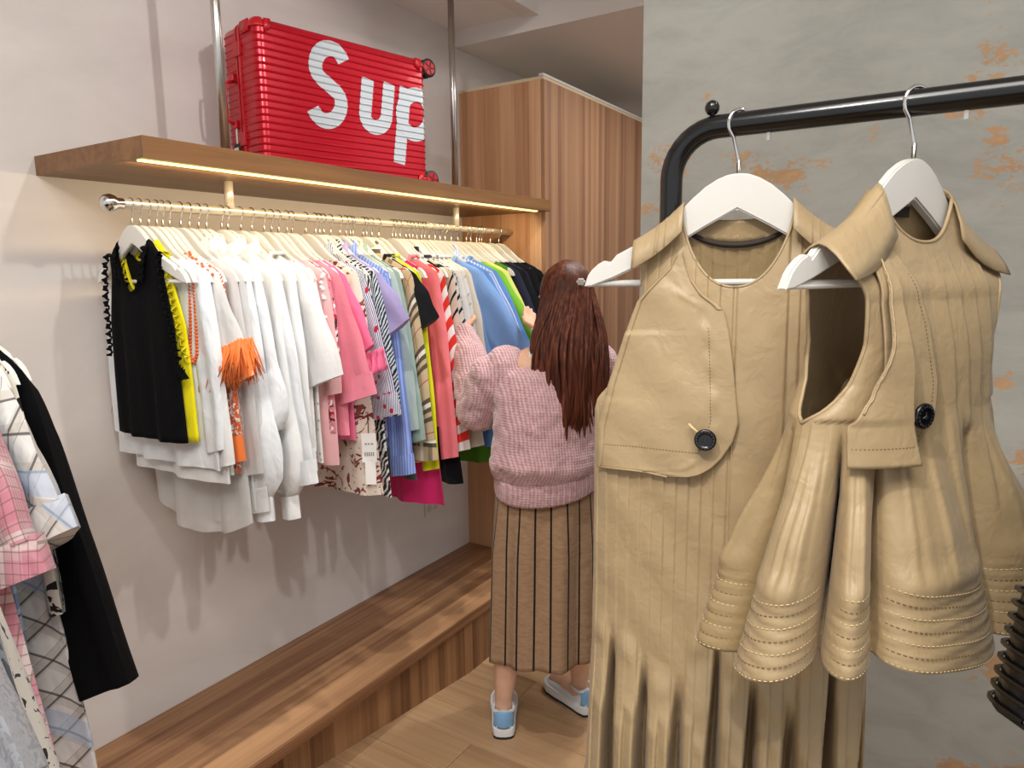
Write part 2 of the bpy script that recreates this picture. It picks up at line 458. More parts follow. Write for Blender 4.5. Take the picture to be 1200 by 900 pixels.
# aluminium frame band round the middle
def band(y0, y1, out):
    q = MB(); 
    r = 0.022; pts = []
    for cx, cz, a0 in ((r, r, 180), (SL - r, r, 270), (SL - r, SH - r, 0), (r, SH - r, 90)):
        for k in range(6):
            a = R(a0 + 18 * k); pts.append((cx + (r + out) * math.cos(a), cz + (r + out) * math.sin(a)))
    G = np.array([[(x, yy, z) for x, z in pts] for yy in (y0, y0, y1, y1)])
    G[0] = [(x, y0, z) for x, z in [((p[0] - SL / 2) * .985 + SL / 2, (p[1] - SH / 2) * .985 + SH / 2) for p in pts]]
    G[3] = G[0]; G[3][:, 1] = y1
    return q.grid(G, wrap=True)
band(0.088, 0.100, 0.0045).build('frame', M_redp, su, fixn=True)
band(0.108, 0.118, 0.0045).build('frame', M_redp, su, fixn=True)
# corner guards with rivets
for cx, cz, sx, sz in ((0, 0, 1, 1), (0, SH, 1, -1), (SL, 0, -1, 1), (SL, SH, -1, -1)):
    q = MB(); th = np.linspace(0, math.pi / 2, 9); rows = []
    for i, a in enumerate(np.linspace(0, math.pi / 2, 9)):
        rows.append([(cx + sx * (0.028 - 0.0315 * math.cos(t) * math.cos(a) - 0.002), 0.030 - 0.0335 * math.sin(t) * math.cos(a) , cz + sz * (0.028 - 0.0315 * math.sin(a) - 0.001)) for t in th])
    q.grid(np.array(rows))
    # wings over the two faces
    q.grid(np.array([[(cx + sx * (0.026 + 0.02 * u_), -0.0035, cz + sz * (0.0 + (0.030 + 0.012 * (1 - u_)) * v_)) for u_ in (0, .5, 1)] for v_ in (0.1, .55, 1)]))
    q.grid(np.array([[(cx - sx * 0.0035, 0.03 + 0.05 * u_, cz + sz * (0.036) * v_) for u_ in (0, .5, 1)] for v_ in (0.1, .5, 1)]))
    g = q.build('corner_guard', M_redp, su, True, solid=0.003)
    for u_ in (0.2, 0.55, 0.9):
        MB().lathe([(0.0028, 0), (0.002, 0.0018), (0.0005, 0.0024)], (0, 0, 0), 'x', 8).build('rivet', M_redp, g, True, loc=(cx - sx * 0.005, 0.03 + 0.05 * u_, cz + sz * 0.030), rot=(0, 0, 0 if sx < 0 else math.pi))
# side handle
hd = MB().tube([(-0.004, 0.140, 0.140), (-0.030, 0.140, 0.150), (-0.034, 0.140, 0.20), (-0.030, 0.140, 0.255), (-0.004, 0.140, 0.265)], 0.009, 8, flat=((1, 0, 0.01), 0.6)).build('handle', M_redp, su, True)
for zz in (0.128, 0.262): MB().box(-0.014, 0.002, 0.126, 0.154, zz, zz + 0.022).build('handle_mount', M_redp, hd, bevel=0.003)
for zz in (0.325, 0.075): MB().box(-0.010, 0.002, 0.085, 0.122, zz, zz + 0.04).build('latch', M_redp, su, bevel=0.003)
tg = MB().box(-0.012, -0.008, 0.115, 0.150, 0.030, 0.085).build('luggage_tag', M_blackp, su, bevel=0.002)
MB().box(-0.0135, -0.012, 0.120, 0.145, 0.05, 0.073).build('tag_paper', plain('tag_paper', 'e8e6e2', 0.7), tg)
MB().box(-0.0095, -0.0085, 0.128, 0.137, 0.085, 0.14).build('tag_strap', plain('tag_strap', 'e8e6e2', 0.7), tg)
# wheels at the far end
def wheel(y0, z0):
    h = MB().box(SL - 0.004, SL + 0.022, y0 - 0.016, y0 + 0.016, z0 - 0.02, z0 + 0.02).build('wheel_housing', M_blackp, su, bevel=0.005)
    for s in (-1, 1):
        wq = MB().lathe([(0.004, -0.007), (0.027, -0.007), (0.031, -0.004), (0.031, 0.004), (0.027, 0.007), (0.004, 0.007)], (0, 0, 0), 'y', 22).build('wheel', M_blackp, h, True, loc=(SL + 0.035, y0 + s * 0.011 - 0.012, z0))
        wq.data.set_sharp_from_angle(angle=R(40))
    MB().lathe([(0.002, -0.0008), (0.022, -0.0008), (0.023, 0.0)], (0, 0, 0), 'y', 22).build('hub', M_redp, h, loc=(SL + 0.035, y0 - 0.0300, z0))
    for k in range(5):
        a = k * 1.2566
        MB().box(0.003, 0.021, -0.0016, 0, -0.0015, 0.0015).build('spoke', M_blackp, h, loc=(SL + 0.035, y0 - 0.0307, z0), rot=(0, a, 0))
for y0 in (0.050, 0.160):
    for z0 in (0.026, SH - 0.016): wheel(y0, z0)
# silver lettering wrapped over the ribs
def ribbon_poly(center, width_fn, n=60):
    P = np.array(center, float); T = np.gradient(P, axis=0); T /= np.linalg.norm(T, axis=1)[:, None]
    N = np.stack([-T[:, 1], T[:, 0]], 1); W = np.array([width_fn(i / (len(P) - 1)) for i in range(len(P))])[:, None] / 2
    return P + N * W, P - N * W
def arc(cx, cy, rx, ry, a0, a1, n=20): return [(cx + rx * math.cos(R(a0 + (a1 - a0) * i / (n - 1))), cy + ry * math.sin(R(a0 + (a1 - a0) * i / (n - 1)))) for i in range(n)]
bm = bmesh.new()
def strip(center, wf, y0=0.0):
    A, Bp = ribbon_poly(center, wf); 
    va = [bm.verts.new((p[0], y0, p[1])) for p in A]; vb = [bm.verts.new((p[0], y0, p[1])) for p in Bp]
    for i in range(len(va) - 1): bm.faces.new((va[i], va[i + 1], vb[i + 1], vb[i]))
Z0 = 1.8855
SLANT = 0.15
def sl(pts, zb): return [(x + SLANT * (z - zb), z) for x, z in pts]
# S : bottom 2.022, top 2.287 ; local heights
sb = 2.022 - Z0; stp = 2.287 - Z0
hS = stp - sb
S = arc(0.222, stp - 0.074, 0.052, 0.052, 10, 90, 8)[:0]
S = arc(0.214, stp - 0.078, 0.052, 0.0555, 25, 235, 24) + arc(0.214, sb + 0.078, 0.052, 0.0555, 55, -155, 24)
S = np.array(S); k = 3
Ssm = S.copy()
for _ in range(6): Ssm[1:-1] = (Ssm[:-2] + 2 * Ssm[1:-1] + Ssm[2:]) / 4
strip(sl(Ssm.tolist(), sb + 0.03), lambda t: 0.046)
ub, ut = 2.029 - Z0, 2.198 - Z0
U = [(0.357, ut), (0.357, ut - 0.04), (0.357, ub + 0.07)] + arc(0.399, ub + 0.063, 0.042, 0.040, 180, 360, 18) + [(0.441, ub + 0.09), (0.441, ut)]
strip(sl(U, ub + 0.04), lambda t: 0.046)
pb, pt = 1.948 - Z0, 2.196 - Z0
strip(sl([(0.490, pb), (0.490, (pb + pt) / 2), (0.490, pt)], pb), lambda t: 0.048)
Pb = arc(0.566, 2.116 - Z0, 0.060, 0.066, 0, 360, 40)
strip(sl(Pb, 2.11 - Z0), lambda t: 0.046, -0.0008)
geom = lambda: list(bm.verts) + list(bm.edges) + list(bm.faces)
bmesh.ops.bisect_plane(bm, geom=geom(), plane_co=(SL - 0.012, 0, 0), plane_no=(1, 0, 0), clear_outer=True)
for z in zs:
    if pb - 0.01 < z < stp + 0.01: bmesh.ops.bisect_plane(bm, geom=geom(), plane_co=(0, 0, z), plane_no=(0, 0, 1))
def face_y(x):
    d = x - (SL - rad)
    return 0.0 if d <= 0 else rad - math.sqrt(max(0.0, rad * rad - d * d))
for xx in np.linspace(SL - rad, SL - .013, 6): bmesh.ops.bisect_plane(bm, geom=geom(), plane_co=(float(xx), 0, 0), plane_no=(1, 0, 0))
for v in bm.verts: v.co.y = v.co.y + face_y(v.co.x) - rib(v.co.z) - 0.0009 + edge_in(v.co.z)
bmesh.ops.recalc_face_normals(bm, faces=bm.faces)
me = bpy.data.meshes.new('lettering'); bm.to_mesh(me); bm.free()
bmf = bmesh.new(); bmf.from_mesh(me); bmesh.ops.reverse_faces(bmf, faces=[f_ for f_ in bmf.faces if f_.normal.y > 0.05]); bmf.to_mesh(me); bmf.free()
link('lettering', me, M_silver, su)

# ------------------------------------------------------------------ hangers
H_UP = [(0, 0), (0.012, -0.001), (0.025, -0.006), (0.04, -0.015), (0.055, -0.028), (0.07, -0.043), (0.085, -0.057), (0.10, -0.069), (0.12, -0.081), (0.14, -0.091), (0.158, -0.100), (0.160, -0.107), (0.1625, -0.1095), (0.166, -0.109), (0.168, -0.104), (0.18, -0.110), (0.192, -0.121), (0.198, -0.133), (0.199, -0.140)]
H_LO = [(0.19, -0.141), (0.16, -0.130), (0.12, -0.112), (0.08, -0.090), (0.04, -0.066), (0.0, -0.044)]
HX = np.array([p[0] for p in H_UP if not 0.159 < p[0] < 0.167]); HZ = np.array([p[1] for p in H_UP if not 0.159 < p[0] < 0.167])
def hz(x): return np.interp(np.abs(x), HX, HZ)
poly = H_UP + H_LO + [(-x, z) for x, z in H_LO[::-1][1:]] + [(-x, z) for x, z in H_UP[::-1][:-1]]
hb = MB(); V, F = prism(poly, -0.006, 0.006)
V = [(x, y_ + 0.010 * (abs(x) / 0.2) ** 1.5, z) for x, y_, z in V]
# triangulated ends instead of one big ngon: split in upper/lower strips
hb.add(V, F[2:])
m_ = len(H_UP)
upr = np.interp(np.linspace(0, 0.199, 41), [p[0] for p in H_UP], [p[1] for p in H_UP])
lor = np.interp(np.linspace(0, 0.199, 41), [p[0] for p in H_LO[::-1]] + [0.199], [p[1] for p in H_LO[::-1]] + [-0.1405])
xs_ = np.linspace(0, 0.199, 41)
xx = np.concatenate([-xs_[::-1], xs_[1:]]); uu = np.concatenate([upr[::-1], upr[1:]]); ll = np.concatenate([lor[::-1], lor[1:]])
hb = MB()
yo = 0.010 * (np.abs(xx) / 0.2) ** 1.5
rows = np.array([np.stack([xx, yo + q, zz], 1) for q, zz in ((-0.006, uu), (0.006, uu), (0.006, ll), (-0.006, ll), (-0.006, uu))])
hb.grid(rows)
ME_ARMS = hb.mesh('hanger_arms', False)
bmx = bmesh.new(); bmx.from_mesh(ME_ARMS); bmesh.ops.remove_doubles(bmx, verts=bmx.verts, dist=1e-5); bmesh.ops.recalc_face_normals(bmx, faces=bmx.faces)
bmesh.ops.bevel(bmx, geom=[e for e in bmx.edges if len(e.link_faces) == 2 and e.calc_face_angle() > 0.9], offset=0.002, segments=2, affect='EDGES')
bmx.to_mesh(ME_ARMS); bmx.free()
ME_ARMS.polygons.foreach_set('use_smooth', [True] * len(ME_ARMS.polygons)); ME_ARMS.set_sharp_from_angle(angle=R(24))
ME_ARMS.materials.append(M_white_wood)
q = MB(); q.tube([(-0.188, 0.010, -0.1365), (0.188, 0.010, -0.1365)], 0.0048, 8); ME_BAR = q.mesh('hanger_bar', True); ME_BAR.materials.append(M_white_wood)
def hook_mesh(r, rise, wire):
    """hook in the xz plane over a rail of radius r whose centre is `rise` above the neck"""
    rr = r + wire + 0.0006
    pts = [(0, 0, -0.004), (0, 0, 0.012), (0.001, 0, 0.016), (rr * 0.55, 0, rise - rr * 0.95), (rr * 0.92, 0, rise - rr * 0.45)]
    for k in range(13):
        a = R(-8 + 200 * k / 12); pts.append((rr * math.cos(a), 0, rise + rr * math.sin(a)))
    q = MB().tube(pts, wire, 7); me = q.mesh('hanger_hook', True); me.materials.append(M_chrome); return me
ME_HOOK = hook_mesh(RAIL_R, RAIL_Z - 1.707, 0.0017)
q = MB(); q.lathe([(0.0028, -0.002), (0.0028, 0.016), (0.0015, 0.018)], seg=8); ME_FER = q.mesh('hanger_ferrule', True); ME_FER.materials.append(M_steel)
def hanger(what, loc, rz, group, hook=None, hook_rot=0.0, rise=None):
    t = thing('clothes_hanger', what, 'hanger', loc, rz, group)
    a = link('hanger_arms', ME_ARMS, None, t); link('hanger_bar', ME_BAR, None, t)
    link('hook', hook or ME_HOOK, None, t, rot=(0, 0, hook_rot)); link('ferrule', ME_FER, None, t)
    return t

# ------------------------------------------------------------------ garment builders (local frame: origin at the hanger neck, front = -y)
def torso(t, name, mat, L, W, D=((-.05, .008), (-.25, .014), (-.6, .018)), neck=0.075, fdrop=0.07, bdrop=0.015, nrow=26, ncol=30, amp=0.010, k=2.3, seed=0, hem=None, lift=0.003, solid=0.0):
    rr = random.Random(seed); ph = rr.random() * 6.28; ph2 = rr.random() * 6.28; k2 = k * 1.9 + rr.random()
    Wz = np.array(sorted([(a, b) for a, b in W])); Dz = np.array(sorted([(a, b) for a, b in D]))
    wtop = np.interp(-0.08, Wz[:, 0], Wz[:, 1])
    s = np.linspace(-1, 1, ncol); p = np.sin(s * math.pi / 2)
    rows = []; uvs = []
    for side in (-1, 1):
        xt = p * wtop; zt = hz(xt) + lift
        inn = np.abs(xt) < neck
        nz = hz(neck) + lift
        drop = fdrop if side < 0 else bdrop
        zt = np.where(inn, nz - drop * np.sqrt(np.clip(1 - (xt / neck) ** 2, 0, 1)), zt)
        hemz = -L + (hem(p) if hem else 0 * p)
        G = []; U = []
        for i in range(nrow):
            q = (i / (nrow - 1)) ** 1.25
            zz = zt + (hemz - zt) * q
            ww = np.interp(zz, Wz[:, 0], Wz[:, 1]); x = p * ww
            d = np.interp(zz, Dz[:, 0], Dz[:, 1]) * (1 - np.abs(p) ** 3) ** 0.5
            if i == 0: d = np.where(inn, np.minimum(d + .012, .022), 0.0)
            a = amp * min(1, q * 1.4)
            f = a * np.sin(k * 3.14 * p + ph + 1.2 * q) + 0.5 * a * np.sin(k2 * 3.14 * p + ph2 - 1.5 * q)
            G.append(np.stack([x, side * d + f, zz], 1)); U.append(np.stack([x + (0 if side < 0 else 0.003), zz], 1))
        rows.append(np.array(G)); uvs.append(np.array(U))
    b = MB(); b.grid(rows[0], uvs[0]); b.grid(rows[1], uvs[1], flip=True)
    return b.build(name, mat, t, True, solid=solid)

SLEEVE_END = {}
def lens(O, I, th, fold, ph, m=11):
    """pointed flat cross-section between an outer and an inner edge point"""
    sx = np.linspace(1, -1, m); c = (O + I) / 2; h = (O - I) / 2; pts = []
    for sg in (-1, 1):
        q = sx if sg < 0 else sx[::-1][1:-1]
        y_ = sg * th * (1 - q ** 2) ** .55 + fold * np.sin(4.2 * q + ph)
        pts += [(c[0] + h[0] * k, yy, c[1] + h[1] * k) for k, yy in zip(q, y_)]
    return pts
def sleeve(t, mat, side, L, w0=0.075, w1=0.05, splay=0.07, style='plain', flat=0.22, cuffmat=None, seed=0, cuff=0.06, fold=.0045):
    rr = random.Random(seed * 3 + (3 if side > 0 else 9)); n = 26
    d = np.array([splay + .02, -L]); d /= np.linalg.norm(d); p = np.array([-d[1], d[0]])
    Ce = np.array([.183 + splay, -.138 - L]); Oe = Ce + p * w1 + np.array([0, .012]); Ie = Ce - p * w1
    O0 = np.array([.168, hz(.168) + .003]); O1 = np.array([.207, -.124]); I0 = np.array([.148, -.19 - w0])
    th = flat * .062; ph0 = rr.random() * 6; rows = []; uvs = []
    for i in range(n):
        q = i / (n - 1)
        O = O0 + (O1 - O0) * q / .09 if q < .09 else O1 + (Oe - O1) * (q - .09) / .91 + p * .010 * math.sin(math.pi * (q - .09) / .91)
        I = I0 + (Ie - I0) * q
        g = 1.0
        if style == 'puff': g = 1 + .30 * math.exp(-((q - .82) / .14) ** 2); g *= 1 if q < .93 else 1 - .55 * (q - .93) / .07
        g *= 1 + .035 * math.sin(q * 13 + ph0)
        c = (O + I) / 2; O = c + (O - c) * (g if q > .09 else 1); I = c + (I - c) * g
        thq = th * min(1, .35 + q * 5) * (1.7 if style == 'puff' and .6 < q < .95 else 1)
        pts = lens(O, I, thq, fold * min(1, q * 4), ph0 + 1.3 * math.sin(q * 3 + ph0))
        rows.append([(side * x, y_, z) for x, y_, z in pts]); W = np.linalg.norm(O - I)
        uvs.append([(k / len(pts) * 2 * W, q * L) for k in range(len(pts))])
    b = MB(); b.grid(np.array(rows), np.array(uvs), wrap=True, flip=side < 0); k = len(rows[0])
    b.f.append(tuple((n - 1) * k + j for j in range(k)))
    so = b.build('sleeve', mat, t, True); so.data.set_sharp_from_angle(angle=R(75))
    SLEEVE_END[so.name] = (O, I, d)
    if cuffmat is not None:
        rows = []
        for q in (-.10, .5, 1.0):
            k2 = 1.05 if style != 'puff' else 1.15
            c = (O + I) / 2 + d * cuff * q; h = (O - I) / 2 * k2
            rows.append([(side * x, y_, z) for x, y_, z in lens(c + h, c - h, th * 1.25, fold * .6, ph0)])
        b = MB(); b.grid(np.array(rows), wrap=True, flip=side < 0); k = len(rows[0]); b.f.append(tuple(2 * k + j for j in range(k)))
        cu = b.build('cuff', cuffmat, so, True); cu.data.set_sharp_from_angle(angle=R(60))
    return so

def collar(t, mat, h=0.032, fall=0.045, rx=0.066, ry=0.024):
    th = np.linspace(R(-62), R(242), 26); rows = []
    base = -0.045
    tip = np.abs(np.linspace(-1, 1, 26)) ** 4
    for m, dz, ex_ in ((1, 0, 0), (0.93, h * .6, 0), (0.93, h, 0), (1.02, h + .002, 0), (1.16, h - fall * .5, .4), (1.3, h - fall, 1)):
        x = np.cos(th) * rx * m * (1 + 0.25 * tip * ex_); y = np.sin(th) * ry * m - 0.004 - 0.01 * tip * ex_
        zz = base + dz - 0.03 * (1 - np.sin(th)) * 0.6 - 0.02 * tip * ex_
        rows.append(np.stack([x, y, zz], 1))
    return MB().grid(np.array(rows)).build('collar', mat, t, True, solid=0.0015)

def neckband(t, mat, neck=0.075, fdrop=0.07, r=0.007):
    xs2 = np.linspace(-neck, neck, 15); nz = hz(neck) + 0.004
    f = [(x, -0.021, nz - fdrop * math.sqrt(max(0, 1 - (x / neck) ** 2))) for x in xs2]
    bk = [(x, 0.021, nz - 0.012 * math.sqrt(max(0, 1 - (x / neck) ** 2))) for x in xs2[::-1]]
    return MB().tube(f + bk + f[:1], r, 7).build('neckband', mat, t, True)

def ruffle(t, path, width, mat, amp=0.012, freq=9, outward=(1, 0, 0), name='ruffle', seed=0):
    P = np.array(path, float); n = 150
    d = np.concatenate([[0], np.cumsum(np.linalg.norm(np.diff(P, axis=0), axis=1))]); s = np.linspace(0, d[-1], n)
    Q = np.stack([np.interp(s, d, P[:, k]) for k in range(3)], 1)
    o = np.array(outward, float); rows = []
    rr = random.Random(seed); ph = rr.random() * 6
    for w_ in np.linspace(-0.3, 1, 6):
        wob = amp * abs(w_) * np.sin(np.linspace(0, freq * 6.28, n) + ph) + 0.4 * amp * w_ * np.sin(np.linspace(0, freq * 15.1, n))
        rows.append(Q + np.outer(np.full(n, width * w_), o) * (1 + 0.10 * np.sin(np.linspace(0, freq * 6.28, n)))[:, None] + np.stack([0 * wob, wob, 0.3 * np.roll(wob, 3)], 1))
    return MB().grid(np.array(rows)).build(name, mat, t, True, solid=0.0012)

def beads(t, path, r, mat, name='bead_trim', jitter=0.0):
    P = np.array(path, float); d = np.concatenate([[0], np.cumsum(np.linalg.norm(np.diff(P, axis=0), axis=1))])
    n = int(d[-1] / (r * 1.7)); s = np.linspace(0, d[-1], n); b = MB()
    for q in s:
        c = [np.interp(q, d, P[:, k]) + rng.uniform(-jitter, jitter) for k in range(3)]
        b.lathe([(0.0003, -r), (r * .8, -r * .5), (r, 0), (r * .8, r * .5), (0.0003, r)], c, 'z', 6)
    return b.build(name, mat, t, True)

def fringe(t, c0, c1, wid, L, mat, n=90, name='feather_cuff'):
    """feathery fringe between two points, strands hanging and tufting"""
    b = MB(); c0 = np.array(c0, float); c1 = np.array(c1, float)
    for i in range(n):
        q = rng.random(); p = c0 + (c1 - c0) * q + np.array([0, rng.uniform(-wid, wid), rng.uniform(-.012, .012)])
        v = np.array([rng.uniform(-.3, .3), rng.uniform(-.35, .35), -1.0]) * L * rng.uniform(.8, 1.1)
        b.tube([p, p + v * .5 + np.array([rng.uniform(-.006, .006), rng.uniform(-.004, .004), 0]), p + v], [.0022, .0028, .0008], 4)
    return b.build(name, mat, t, True)

# ------------------------------------------------------------------ fabrics on the wall rail
F = {}
F['black'] = cloth('black_cotton', '0b0b0d', rough=0.95, sheen=0.0, spec=0.12)
F['yellow'] = cloth('yellow_cotton', 'e6d800'); F['white'] = cloth('white_cotton', 'e9e8e6', rough=0.7)
F['satin'] = cloth('white_satin', 'e6e8ea', rough=0.4, spec=0.45, weave=False, wrinkle=0.6)
F['sheer'] = cloth('sheer_white', 'e8e6e3', alpha=0.62, rough=0.6)
F['lace'] = cloth('white_lace', 'e4e2dd', p_dots('b9b3aa', 55, 0.25), rough=0.85)
F['cream'] = cloth('cream_knit', 'e6dfd0'); F['orange'] = cloth('orange_feather', 'f07f3c', rough=0.7, weave=False, wrinkle=0)
F['obead'] = plain('orange_beads', 'd9622c', 0.35)
F['embr'] = cloth('orange_embroidery', 'ece9e4', p_blobs(['d8703c', 'c85a30'], 60, 0.52))
F['floral'] = cloth('cream_floral', 'e3d3c4', p_blobs(['7c2f30', '8d4a44'], 16, 0.6, 2.0))
F['redemb'] = cloth('red_embroidered', 'd9808c', p_blobs(['a8263a', 'f0eae6', '4b2a33'], 34, 0.58, 0.6))
F['salmon'] = cloth('salmon_pink', 'ee8a9c'); F['hotpink'] = cloth('hot_pink', 'f0729a'); F['palepink'] = cloth('pale_pink', 'eab3b4')
F['rose'] = cloth('rose_satin', 'e8778f', rough=0.45, weave=False)
F['hearts'] = cloth('striped_hearts', 'dfe0ea', p_dots('b01e3c', 30, 0.24, p_stripes('3c4064', 0.0052, 0.45, 'u')))
F['zebra'] = cloth('zebra_print', 'dcd8d2', p_zebra('17171a', 18, 9, 0.5))
F['zebra2'] = cloth('leaf_print', 'c3cad0', p_zebra('1b2128', 26, 6, 0.52, 1.0))
F['lilac'] = cloth('lilac_cotton', 'a59ccb'); F['bluestripe'] = cloth('blue_striped', '9aaee6', p_stripes('6e86d0', 0.011, 0.45, 'u'))
F['sage'] = cloth('sage_cotton', 'b3c2bd'); F['mint'] = cloth('grey_green_cotton', '93a89f'); F['olive'] = cloth('olive_cotton', '4d5148')
F['check'] = cloth('tan_check', 'c9b28e', p_plaid([('v', .16, .09, '2a2622', .85, .0), ('v', .16, .09, '2a2622', .85, .18), ('v', .16, .09, '2a2622', .85, .36), ('u', .14, .12, '2a2622', .6, .2), ('u', .14, .10, 'efe6d6', .7, .45), ('v', .16, .09, 'f2ece0', .8, .27), ('v', .16, .022, 'b03434', .9, .7), ('u', .14, .02, 'b03434', .8, .8)]))
F['stripeY'] = cloth('neon_yellow', 'dfe21c'); F['magenta'] = cloth('magenta_cotton', 'd8276e'); F['coral'] = cloth('coral_pink', 'f4808c')
F['redwhite'] = cloth('red_white_stripes', 'eeeae6', p_stripes('dd3326', 0.062, 0.5, 'v'))
F['breton'] = cloth('breton_beige', 'e3d2bf', p_stripes('191c30', 0.052, 0.22, 'v')); F['breton2'] = cloth('breton_white', 'e9e6e2', p_stripes('17181f', 0.040, 0.26, 'v'))
F['navy'] = cloth('navy_cotton', '191c36'); F['knit'] = cloth('grey_marl_knit', 'd9d7d5', p_blobs(['3c3e4c'], 120, 0.55, 0.2))
F['sky'] = cloth('sky_blue_fleece', '7fa6e0', rough=0.95, sheen=0.3, wrinkle=0.3); F['denim'] = cloth('mid_blue', '5c8ccc'); F['peri'] = cloth('periwinkle', '8aa0d8', p_stripes('c6d0ee', 0.012, 0.4, 'u'))
F['lime'] = cloth('lime_green', '7cc035'); F['paleY'] = cloth('pale_yellow', 'dfe27a'); F['green'] = cloth('grass_green', '4f8a1c')
F['char'] = cloth('charcoal_wool', '17181c', rough=0.95, spec=0.1)
M_tag = plain('white_card', 'eeebe6', 0.6); M_ink = plain('black_ink', '2a2a2a', 0.7)

HOOK_Y = [1.005, 1.026, 1.048, 1.069, 1.085, 1.103, 1.134, 1.159, 1.186, 1.209, 1.256, 1.275, 1.317, 1.354, 1.396, 1.423, 1.448, 1.48, 1.499, 1.553, 1.591, 1.608, 1.626, 1.655, 1.696, 1.723, 1.742, 1.754, 1.802, 1.819, 1.844, 1.878, 1.948, 1.966, 1.989, 2.022, 2.041, 2.06, 2.084, 2.109, 2.129, 2.155, 2.191, 2.223, 2.255, 2.294, 2.339, 2.397, 2.427, 2.47, 2.489, 2.508, 2.572, 2.638]
WS = lambda L, a=.205, b=.23: [(-.06, a), (-.2, a), (-L, b)]
